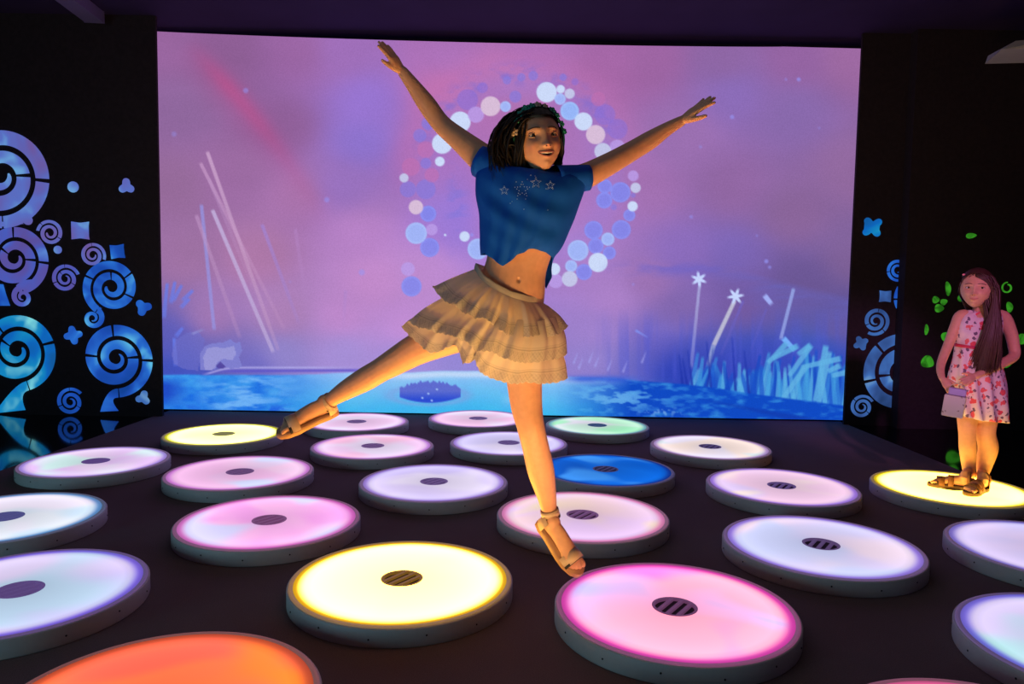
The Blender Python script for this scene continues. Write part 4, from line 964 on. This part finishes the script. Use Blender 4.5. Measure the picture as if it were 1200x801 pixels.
    for l, r, D, sag in [((604, 193), (644, 198), .046, 6.5), ((594, 190), (656, 200), .060, 6.5), ((573, 184), (674, 201), .078, 5), ((560, 197), (687, 208), .094, 2), ((557, 222), (684, 226), .106, 0), ((561, 250), (674, 254), .112, 0), ((562, 272), (665, 276), .110, 0)]:
        mid = ((l[0]+r[0])/2, (l[1]+r[1])/2+sag); lp.append(loop([l, ((l[0]+mid[0])/2, (l[1]+mid[1])/2+sag*.4), mid, ((r[0]+mid[0])/2, (r[1]+mid[1])/2+sag*.4), r], [l, r], D1, D, 240))
    lp.append(loop([(562, 286), (575, 290), (590, 296), (610, 290), (630, 286), (657, 292)], [(562, 286), (600, 287), (657, 292)], D1, .108, 240))
    lp.append(loop([(563, 299), (568, 296.5), (578, 303.5), (589, 311.5), (598, 306), (607, 298.5), (618, 293), (630, 292.5), (640, 296), (648, 302)], [(563, 299), (600, 298), (625, 310), (641, 338), (646, 325), (648, 302)], D1, .102, 240))
    def wr(u, v, R):
        x, z = R[..., 0], R[..., 2]-CAMZ; w = .0035*np.sin(z*75+8*np.sin(x*7+.5)+2)*np.exp(-((v-.6)/.25)**2)
        w += .004*np.sin((x*.8+z*.9)*48+1)*np.exp(-((u-.13)/.1)**2)+.004*np.sin((x*.9-z*.8)*46)*np.exp(-((u-.36)/.07)**2)+.003*np.sin(u*2*PI*11+v*5)*v
        return w*np.clip(v*4, 0, 1)*np.clip(np.abs(u-.5)*10, .15, 1)*np.clip(u*14, .15, 1)*np.clip((1-u)*14, .15, 1)
    b, uu, vv = cloth(lp, 9, wr, .0022)
    # cap sleeves
    def sleeve(c0, c1, r0, r1, n=28):
        c0, c1 = Vector(c0), Vector(c1); t = (c1-c0).normalized(); u = Vector((0, 1, 0)); u = (u-t*u.dot(t)).normalized(); v = t.cross(u); V = []; K = 8
        for s_ in range(2*K):
            s = s_ if s_ < K else 2*K-1-s_; f = s/(K-1); off = 0 if s_ < K else -.0022
            for k in range(n):
                a = 2*PI*k/n; ra = (r0[0]*(1-f)+r1[0]*f)+off+.0015*math.sin(a*5+s); rb = (r0[1]*(1-f)+r1[1]*f)+off+.0015*math.sin(a*6)
                V.append(c0.lerp(c1, f)+u*ra*math.cos(a)+v*rb*math.sin(a))
        b.add(V, [(i*n+k, i*n+(k+1) % n, (i+1)*n+(k+1) % n, (i+1)*n+k) for i in range(2*K-1) for k in range(n)]+[((2*K-1)*n+k, (2*K-1)*n+(k+1) % n, (k+1) % n, k) for k in range(n)])
    sleeve(q(600, 208, .005), q(562, 188, .03), (.078, .056), (.062, .052)); sleeve(q(650, 212, .005), q(688.5, 208, .03), (.078, .050), (.056, .042))
    top = b.build('crop_top', M_top, root)
    # shiny stars on the chest
    b = MB(); ys = lambda x, y: q(x, y, -.118*math.sqrt(max(0, 1-((x-621)/66)**2))**.9+.001)
    spots = []
    def starline(cx, cy, r, n=5):
        P_ = []
        for i in range(2*n): a = PI/2+PI*i/n; m = r if i % 2 == 0 else r*.45; P_.append((cx+m*math.cos(a), cy-m*math.sin(a)))
        for i in range(2*n):
            x0, y0 = P_[i]; x1, y1 = P_[(i+1) % (2*n)]
            for t in (0, .5): spots.append((x0+(x1-x0)*t, y0+(y1-y0)*t))
    starline(612, 222, 9); starline(591, 223, 5); starline(645, 217, 5); starline(628, 214, 6)
    for x, y in [(600, 236), (614, 245), (642, 246), (622, 205), (627, 206), (598, 238), (606, 233), (616, 233), (625, 212), (618, 210), (605, 213), (640, 221)]: spots.append((x, y))
    gems = MB()
    dg = bpy.context.evaluated_depsgraph_get(); dg.update(); ev = top.evaluated_get(dg)
    inv = Matrix.Translation(-Vector(top.location)-Vector(root.location))
    for x, y in spots:
        o = inv @ Vector((0, 0, CAMZ)); h, lo, nn, _ = top.ray_cast(o, ray(x, y).normalized())
        if h: gems.ball(lo+Vector(top.location)+Vector(root.location)-ray(x, y).normalized()*.0005, .0014, 6)
    T = NT('clear rhinestones'); p = T.n('ShaderNodeBsdfPrincipled', {'Base Color': (.45, .7, 1, 1), 'Roughness': .2}); M_gem = T.out(p.outputs[0])
    if gems.v: gems.build('rhinestones', M_gem, top)['kind'] = 'stuff'
    # ---- skirt
    def skirtmat(name, lace):
        T = NT(name); a = T.n('ShaderNodeVertexColor', layer_name='Col'); tc = T.n('ShaderNodeTexCoord'); n = T.n('ShaderNodeTexNoise', {'Vector': tc.outputs['Object'], 'Scale': 220.0, 'Detail': 2.0})
        bp = T.n('ShaderNodeBump', {'Height': n.outputs[0], 'Strength': .3, 'Distance': .002})
        d = T.n('ShaderNodeBsdfDiffuse', {'Color': a.outputs[0], 'Normal': bp.outputs[0]}); t = T.n('ShaderNodeBsdfTranslucent', {'Color': a.outputs[0], 'Normal': bp.outputs[0]})
        m = T.n('ShaderNodeMixShader', {0: .5}); T.t.links.new(d.outputs[0], m.inputs[1]); T.t.links.new(t.outputs[0], m.inputs[2]); return T.out(m.outputs[0])
    M_sk = skirtmat('cream cotton lace', True)
    sk = MB(); bl = [loop([(557.5, 308), (566, 321), (580, 331), (600, 341), (620, 346), (637.5, 347)], [(557.5, 308), (597, 322), (637.5, 347)], D1, .088), loop([(555.5, 317), (564, 330), (578, 340.5), (598, 350.5), (618, 356), (636.5, 357.5)], [(555.5, 317), (597, 331), (636.5, 357.5)], D1, .092)]
    bw, _, _ = cloth(bl, 6, lambda u, v, R: .0015*np.sin(v*PI)+.0*u, .003)
    me = bw.mesh('waistband'); set_color(me, np.tile([.80, .74, .66], (len(me.vertices), 1)))
    skirt = link('skirt', me, M_sk, root)
    waist = [(556, 315), (564, 327), (578, 338), (598, 348), (618, 353.5), (637, 355)]
    tiers = [
     ('ruffle', waist, .092, [(507, 337), (513, 345), (520, 352), (533, 359), (545, 367), (557, 373), (566, 372), (577, 380), (593, 393), (606, 393), (618, 396), (632, 393), (645, 395), (656, 392), (664, 384)], [(507, 337), (560, 345), (620, 360), (664, 384)], .15),
     ('ruffle', [(525, 345), (545, 354), (570, 364), (600, 374), (630, 376), (653, 370)], .125, [(477, 375), (484, 381), (495, 386), (512, 389), (522, 392), (531, 395), (545, 399), (556, 410), (566, 412), (577, 412), (588, 419), (602, 424), (618, 426), (632, 424), (646, 422), (655, 421), (662, 415)], [(477, 375), (540, 385), (620, 398), (662, 415)], .17),
     ('ruffle', [(500, 366), (520, 378), (545, 387), (575, 398), (610, 405), (650, 398)], .135, [(472, 385), (480, 394), (488, 402), (497, 409), (505, 414.5), (514, 412), (524, 408), (534, 404.5), (538, 414), (543, 428), (549, 425), (555, 416), (558, 428), (563, 437), (576, 444), (590, 448), (600, 450), (620, 449), (640, 450), (652, 449), (664, 444)], [(472, 385), (520, 398), (560, 412), (620, 430), (664, 444)], .165)]
    for ti, (nm, tp, Dt, ht, hb_, Dh) in enumerate(tiers):
        l0 = loop(tp, [tp[0], tp[-1]], D1, Dt, 480); l1 = loop(ht, hb_, D1, Dh, 480, pw=.6)
        lm = l0*.5+l1*.5; cen = l0.mean(0); out = lm-lm.mean(0); out[:, 2] = 0; lm = lm+out*.05
        ph = [rng.rand()*6 for _ in range(6)]
        def pleat(u, v, R, ph=ph):
            w = np.sin(2*PI*u*14+ph[0]+1.2*np.sin(2*PI*u*3+ph[1]))*.55+np.sin(2*PI*u*23+ph[2]+v*1.5)*.3+np.sin(2*PI*u*37+ph[3])*.15
            return w*(.0025+.0095*v**1.2)*np.clip(v*6, 0, 1)+.003*(v > .97)*0
        bt, uu, vv = cloth([l0, lm, l1], 22, pleat, .0014)
        # scalloped lace edge
        nV = uu.size; A = np.array(bt.v); k = (1-np.abs(np.sin(uu*PI*62)))*.0045*np.clip((vv-.88)/.12, 0, 1); k = k.ravel(); A[:nV, 2] += k; A[nV:, 2] += k; bt.v = [tuple(p) for p in A]
        me = bt.mesh('ruffle')
        lace = np.clip((vv-.70)/.03, 0, 1); cell = .5+.5*np.sin(uu*2*PI*124)*np.sin(vv*2*PI*9.5); eye_ = .5+.5*np.sin(uu*2*PI*62+1)*np.cos((vv-.85)*2*PI*6)
        band = np.exp(-((vv-.68)/.012)**2)*.35+np.exp(-((vv-.64)/.008)**2)*.2
        c = np.array([.92, .86, .80])[None, None]*(1-band-lace*(.06+.26*np.clip(cell*1.3-.5, 0, 1)+.10*eye_))[..., None]
        c = np.concatenate([c.reshape(-1, 3)]*2); set_color(me, c); link('ruffle', me, M_sk, skirt)
    # ---- sandals
    m_sole = plain('tan rubber sole', (.42, .22, .12), .6, .1, 20); m_strap = plain('beige sandal leather', (.58, .42, .30), .5, .1, 30); m_bl = plain('black strap trim', (.015, .012, .012), .35)
    for M_, L_, wr_, dr in ((M1, FL1, q(644.5, 600, .06), q(647, 608, .06)-q(640, 578, .05)), (M2, FL2, q(385, 470.5, .215), q(379, 474, .22)-q(405, 457, .19))):
        s = empty('sandal', M_.translation, None, None); s.parent = root; s.location = M_.translation-root.location
        sandal(s, M_, L_, m_sole, m_strap, m_bl)
        # wide ankle cuff with a black buckle strap
        d = dr.normalized(); u = Vector((0, 1, 0)); u = (u-d*u.dot(d)).normalized(); v = d.cross(u)
        def cuff(name, a0, a1, r, mat, w, cut=0):
            b = MB(); N = 32; V = []
            for i in range(N):
                an = 2*PI*i/N
                for s0, e in ((-w, 0), (-w, .003), (w, .003), (w, 0)): V.append(wr_+d*(s0+a0)+(u*(r+e)*math.cos(an)+v*(r+e)*math.sin(an))*(1))
            b.add(V, [(4*i+j, 4*i+(j+1) % 4, 4*((i+1) % N)+(j+1) % 4, 4*((i+1) % N)+j) for i in range(N) for j in range(4)]); return b.build(name, mat, s)
        cuff('ankle_strap', 0, 0, .0285, m_strap, .011); cuff('buckle_strap', .016, 0, .0295, m_bl, .004)
    return root
build_jumper()

# =================================================== the girl on the yellow platform
D2 = 4.23
def build_girl():
    gx = lambda x, y, dd=0: P(x, y, D2+dd)
    root = empty('person', P(1142, 570, D2), 'girl in a sleeveless butterfly-print dress standing on the yellow platform, holding a white gift box', 'person')
    root['label'] = 'long-haired girl in a floral dress standing on the yellow platform with a small box'
    mb = MB()
    hd = Head(gx(1144.5, 338, -.03), (-.62, -.79, -.02), (.02, 0, 1), 1.04); hd.add_to(mb)
    mb.tube([gx(1148, 478, .02), gx(1149, 462, .02), gx(1149, 438, .01), gx(1147, 412, 0), gx(1147, 392, 0), gx(1150, 374, 0), gx(1151, 366, 0)],
            [(.10, .08), (.125, .10), (.115, .09), (.100, .078), (.108, .085), (.10, .07), (.06, .05)], 28, 4, ref=(1, .3, 0))
    limb(mb, [gx(1151, 372, .01), gx(1150, 362, .005), gx(1147, 352, 0), gx(1146, 346, 0)], [(.045, .042), (.036, .036), (.034, .035), (.036, .04)])
    # arms
    limb(mb, [gx(1140, 372, .0), gx(1127, 370, .0), gx(1120, 382, -.01), gx(1112, 402, -.02), gx(1104, 422, -.05), gx(1102, 433, -.09), gx(1104, 443, -.14)], [.032, .036, .031, .027, .024, .021, .0165])
    limb(mb, [gx(1160, 372, .03), gx(1175, 371, .03), gx(1184, 388, .03), gx(1188, 405, .02), gx(1188, 417, -.0), gx(1174, 426, -.06), gx(1157, 434, -.12), gx(1143, 440, -.16)], [.032, .038, .034, .031, .029, .026, .021, .017])
    hand(mb, gx(1104, 443, -.14), gx(1113, 455, -.18)-gx(1104, 443, -.14), (-.5, -.8, .3), 1, .125, .5, .30, .5)
    hand(mb, gx(1143, 440, -.16), gx(1128, 449, -.20)-gx(1143, 440, -.16), (.3, -.85, .45), -1, .125, .7, .22, .6)
    # legs
    limb(mb, [gx(1138, 468, .02), gx(1134, 490, .0), gx(1133.5, 508, -.01), gx(1134, 524, -.01), gx(1135, 540, .01), gx(1135.5, 554, .0), gx(1135, 558, .0)], [.075, .055, .045, .045, .040, .031, .030])
    limb(mb, [gx(1156, 470, .03), gx(1155, 492, .02), gx(1155, 508, .01), gx(1158, 524, .02), gx(1154, 542, .03), gx(1151.5, 556, .0), gx(1151, 560, .0)], [.08, .063, .052, .053, .044, .031, .031])
    zt = TOPZ+.0175
    def gp(x, y, z):
        d = ray(x, y); t = (z-CAMZ)/d.z; return d*t+Vector((0, 0, CAMZ))
    h1 = gp(1138, 571, zt); t1 = gp(1097, 566, zt); h2 = gp(1154, 571, zt); t2 = gp(1131, 578, zt)
    ax = (t1-h1).normalized(); M1 = MM(h1, None, ax, (0, 0, 1)); ax2 = (t2-h2).normalized(); M2 = MM(h2, None, ax2, (0, 0, 1)); FL = .205
    foot(mb, M1, FL); foot(mb, M2, FL); 
    for M_, kx in ((M1, (1135, 558)), (M2, (1151, 560))):
        mb.tube([M_ @ Vector((0, .03, .03)), M_ @ Vector((0, .03, .065)), gx(kx[0], kx[1]-4, .0)], [.027, .029, .031], 16, 3)
    me = remesh(mb, .0036, 7); V = verts_np(me); C = np.tile(SKIN, (len(V), 1)); set_color(me, C); shade(link('body', me, M_skin, root))
    hd.features(root, gaze=(.2, .05), open_=.0, smile=.8)
    rs = random.Random(8)
    win = lambda X, Y, Z: (Y > .014 and Z < .080-.35*max(0, abs(X-.01)-.025))
    cap = hd.cap(root, M_hair_b, .011, win); sp = []
    for i in range(420):
        side = rs.random(); th = rs.uniform(.05, .5)*PI
        X, Y, Z = head_surface(th, rs.uniform(-.3, .9)*PI if side < .35 else rs.uniform(.9, 1.75)*PI, False)
        if Y > .02 and abs(X) < .066 and Z < .075: continue
        u = rs.random(); L = rs.uniform(.75, 1); ex = .03+.115*u; ez = -.47*L+.03*u; ey = .055+.05*math.sin(u*PI)+rs.gauss(0, .008)-.04*u
        p0 = (X*1.06, Y*1.06, Z*1.05); sx = .094+.018*rs.random()
        p1 = (max(X, .0)*1.0+.055 if X > 0 or Y < 0 else X*1.1, Y*1.1, Z*.6+.02); p2 = (sx, -.012+rs.gauss(0, .012)+.02*u, -.11)
        if X < -.02 and Y > -.02: p1 = (X*1.12, Y*1.0-.01, Z-.03); p2 = (-.07, -.05, -.08); ex, ey, ez = rs.uniform(-.03, .02), -.075, -.17
        sp.append((p0, p1, p2, (ex, ey, ez), rs.uniform(.006, .0105)))
    for i in range(240):   # fall in front of the shoulder
        u = rs.random(); p0 = (.074+.012*rs.random(), .0+.03*rs.random(), .03-.06*rs.random()); ex = .012+.115*u; L = rs.uniform(.85, 1.02)
        sp.append((p0, (.092+.02*u, .035, -.09), (.055+.10*u, .088+.035*math.sin(u*PI)-.03*u, -.22), (ex+rs.gauss(0, .008), .09+.03*math.sin(u*PI)-.03*u, -.455*L), rs.uniform(.006, .0095)))
    for i in range(60):
        X, Y, Z = head_surface(rs.uniform(.08, .3)*PI, rs.uniform(.15, .85)*PI, False)
        if X < -.02: sp.append(((X*1.07, Y*1.06, Z*1.06), (X*1.3-.01, Y*.9, Z*.9), (-.083, .0, .02), (-.078, -.02, -.05), rs.uniform(.004, .007)))
        else: sp.append(((X*.3, Y*1.06, Z*1.07), (X+.02, Y+.012, Z*.98), (.078, .04, .03), (.088, .03, -.06), rs.uniform(.005, .008)))
    b = locks(hd, sp); b.add(cap.v, cap.f); hair = b.build('hair', M_hair_b, root)
    b = MB(); b.ball(hd.W(-.06, .035, .075), (.010, .006, .006), 10); b.build('hair_clip', plain('pink hair clip', (.8, .25, .35), .4), hair)
    # dress
    T = NT('butterfly print cotton'); tc = T.n('ShaderNodeTexCoord')
    v1 = T.n('ShaderNodeTexVoronoi', {'Vector': tc.outputs['Object'], 'Scale': 21.0}); nd = T.n('ShaderNodeTexNoise', {'Vector': tc.outputs['Object'], 'Scale': 55.0, 'Detail': 2.0})
    f = T.math('SUBTRACT', v1.outputs['Distance'], T.math('MULTIPLY', T.math('SUBTRACT', nd.outputs[0], .5), .9))
    m1 = T.ramp(f, [(.33, (1, 1, 1)), (.37, (0, 0, 0))]); v2 = T.n('ShaderNodeTexVoronoi', {'Vector': T.n('ShaderNodeMapping', {'Vector': tc.outputs['Object'], 'Location': (.31, .17, .53)}).outputs[0], 'Scale': 30.0})
    f2 = T.math('SUBTRACT', v2.outputs['Distance'], T.math('MULTIPLY', T.math('SUBTRACT', nd.outputs[0], .5), .8)); m2 = T.ramp(f2, [(.28, (1, 1, 1)), (.33, (0, 0, 0))])
    sepc = T.n('ShaderNodeSeparateColor', {0: v1.outputs['Color']})
    c = T.mix(m2, (.78, .66, .70), (.16, .10, .18)); c = T.mix(m1, c, T.mix(sepc.outputs[0], (.75, .05, .10), (.85, .18, .16)))
    p = T.n('ShaderNodeBsdfPrincipled', {'Base Color': c, 'Roughness': .8}); M_dr = T.out(p.outputs[0])
    lp = []
    for l, r, D, dp in [((1138, 363), (1162, 363), .055, 3), ((1127, 365), (1173, 366), .062, 4), ((1122, 374), (1177, 376), .085, 0), ((1120, 388), (1175, 390), .108, 1), ((1119, 403), (1172, 405), .105, 2), ((1116, 420), (1176, 424), .118, 3), ((1112, 445), (1182, 450), .135, 4), ((1114, 470), (1184, 478), .142, 4), ((1116, 484), (1184.5, 496), .145, 3)]:
        mid = ((l[0]+r[0])/2, (l[1]+r[1])/2+dp); lp.append(loop([l, ((l[0]+mid[0])/2, (l[1]+mid[1])/2), mid, ((r[0]+mid[0])/2, (r[1]+mid[1])/2), r], [l, r], D2+.01, D, 200))
    def fold(u, v, R): return (.004+.010*v)*np.sin(2*PI*u*9+2*np.sin(v*3))*np.clip((v-.45)*2.5, 0, 1)+.003*np.sin(u*2*PI*6+v*18)
    b, _, _ = cloth(lp, 7, fold, .002); dress = b.build('dress', M_dr, root)
    bl = [loop([(1118.2, 402), (1146, 406), (1173, 406)], [(1118.2, 402), (1173, 406)], D2+.01, .112, 120), loop([(1118, 405.5), (1146, 409.5), (1173.2, 409.5)], [(1118, 405.5), (1173.2, 409.5)], D2+.01, .113, 120)]
    b, _, _ = cloth(bl, 3, None, .003); b.build('belt', plain('crimson ribbon belt', (.55, .02, .08), .5), dress)
    m_sole = plain('dark brown sandal sole', (.10, .05, .025), .7); m_strap = plain('brown sandal leather', (.28, .12, .05), .5, .25, 50); m_d = plain('dark sandal trim', (.06, .03, .02), .5)
    for M_ in (M1, M2):
        s = empty('sandal', M_.translation, None, None); s.parent = root; s.location = M_.translation-root.location
        band = sandal(s, M_, FL, m_sole, m_strap, m_d, 1); band('ankle_strap', .004, .022, .031, .034, m_strap, zc=.050, full=True, cyc=0)
    # gift box held in front of her
    br = empty('gift_box', gx(1117, 476, -.24), 'small white paper gift box with a lavender lid flap held by the standing girl', 'box')
    T = NT('printed white card'); tc = T.n('ShaderNodeTexCoord'); n = T.n('ShaderNodeTexNoise', {'Vector': tc.outputs['Object'], 'Scale': 32.0, 'Detail': 2.0}); c = T.ramp(n.outputs[0], [(.62, (.72, .66, .62)), (.68, (.25, .17, .15))]); M_card = T.out(T.n('ShaderNodeBsdfPrincipled', {'Base Color': c, 'Roughness': .7}).outputs[0])
    R = Matrix.Rotation(-.62, 4, 'Z') @ Matrix.Rotation(.10, 4, 'Y'); Tm = Matrix.Translation(gx(1118, 475, -.235)) @ R
    def rb(hx, hy, hz, c=(0, 0, 0), bev=.003):
        bm = bmesh.new(); bmesh.ops.create_cube(bm, size=2); bmesh.ops.scale(bm, vec=(hx, hy, hz), verts=bm.verts); bmesh.ops.translate(bm, vec=c, verts=bm.verts); bmesh.ops.bevel(bm, geom=bm.edges, offset=bev, segments=2, affect='EDGES'); bm.verts.index_update()
        v = [Tm @ w.co for w in bm.verts]; f = [tuple(x.index for x in g.verts) for g in bm.faces]; bm.free(); m = MB(); m.add(v, f); return m
    rb(.050, .042, .058).build('box_body', M_card, br, False)
    rb(.040, .030, .018, (.005, 0, .078)).build('folded_top', plain('lavender card', (.50, .42, .75), .6), br, False)
    b = MB(); pts = [Tm @ Vector((.045*math.cos(a)*.8, -.0, .088+.035*math.sin(a))) for a in np.linspace(0, PI, 9)]; b.tube(pts, [(.016, .002)]*9, 8, 2, ref=Tm.to_3x3() @ Vector((0, 1, 0))); b.build('paper_handle', plain('cream paper band', (.75, .68, .5), .7), br)
    return root
build_girl()
# ------------------------------------------------------------------ added lights out of view: side fill, magenta spot, overhead fill
def area(name, loc, target, sx, sy, col, power):
    l = bpy.data.lights.new(name, 'AREA'); l.shape = 'RECTANGLE'; l.size = sx; l.size_y = sy; l.color = col; l.energy = power
    o = bpy.data.objects.new(name, l); COL.objects.link(o); o.location = loc
    o.rotation_euler = (Vector(target)-Vector(loc)).to_track_quat('-Z', 'Y').to_euler(); return o
area('added_side_fill', (-4.6, -1.2, .7), (-1.2, 3.6, .2), 1.6, 1.2, (.38, .82, 1.0), 38)  # added cool fill from the left, brightens the platform sides
def spot(name, loc, target, col, power, ang, blend=.6, r=.12):
    q = bpy.data.lights.new(name, 'SPOT'); q.energy = power; q.color = col; q.spot_size = math.radians(ang); q.spot_blend = blend; q.shadow_soft_size = r
    o = bpy.data.objects.new(name, q); COL.objects.link(o); o.location = loc; o.rotation_euler = (Vector(target)-Vector(loc)).to_track_quat('-Z', 'Y').to_euler(); return o
spot('added_magenta_spot', (1.6, -1.6, 3.1), (2.62, 4.22, 1.05), (1.0, .30, .80), 640, 13)  # added spot, puts magenta light on the standing girl
area('added_top_fill', (0, 2.6, CEIL-.02), (0, 2.6, 0), 5, 4, (1.0, .85, .9), 8)  # added soft overhead fill, lifts the carpet and rims
# ------------------------------------------------------------------ camera, world, render look
cam = bpy.data.cameras.new('camera'); co = bpy.data.objects.new('camera', cam); COL.objects.link(co)
cam.sensor_fit = 'HORIZONTAL'; cam.sensor_width = 36; cam.lens = F/1200*36; cam.clip_start = .05; cam.clip_end = 60
r0 = Vector((1, 0, 0)); u0 = Vector((0, math.sin(PITCH), math.cos(PITCH))); f0 = Vector((0, math.cos(PITCH), -math.sin(PITCH)))
cr, sr = math.cos(ROLL), math.sin(ROLL)
rr = r0*cr+u0*sr; uu = r0*-sr+u0*cr
M = Matrix(((rr.x, uu.x, -f0.x, 0), (rr.y, uu.y, -f0.y, 0), (rr.z, uu.z, -f0.z, CAMZ), (0, 0, 0, 1)))
co.matrix_world = M; S.camera = co
w = bpy.data.worlds.new('world'); S.world = w; w.use_nodes = True
w.node_tree.nodes['Background'].inputs[0].default_value = (.012, .008, .016, 1); w.node_tree.nodes['Background'].inputs[1].default_value = .3
S.view_settings.view_transform = 'Standard'; S.view_settings.look = 'None'; S.view_settings.gamma = 1; S.view_settings.exposure = 0; S.view_settings.use_curve_mapping = False
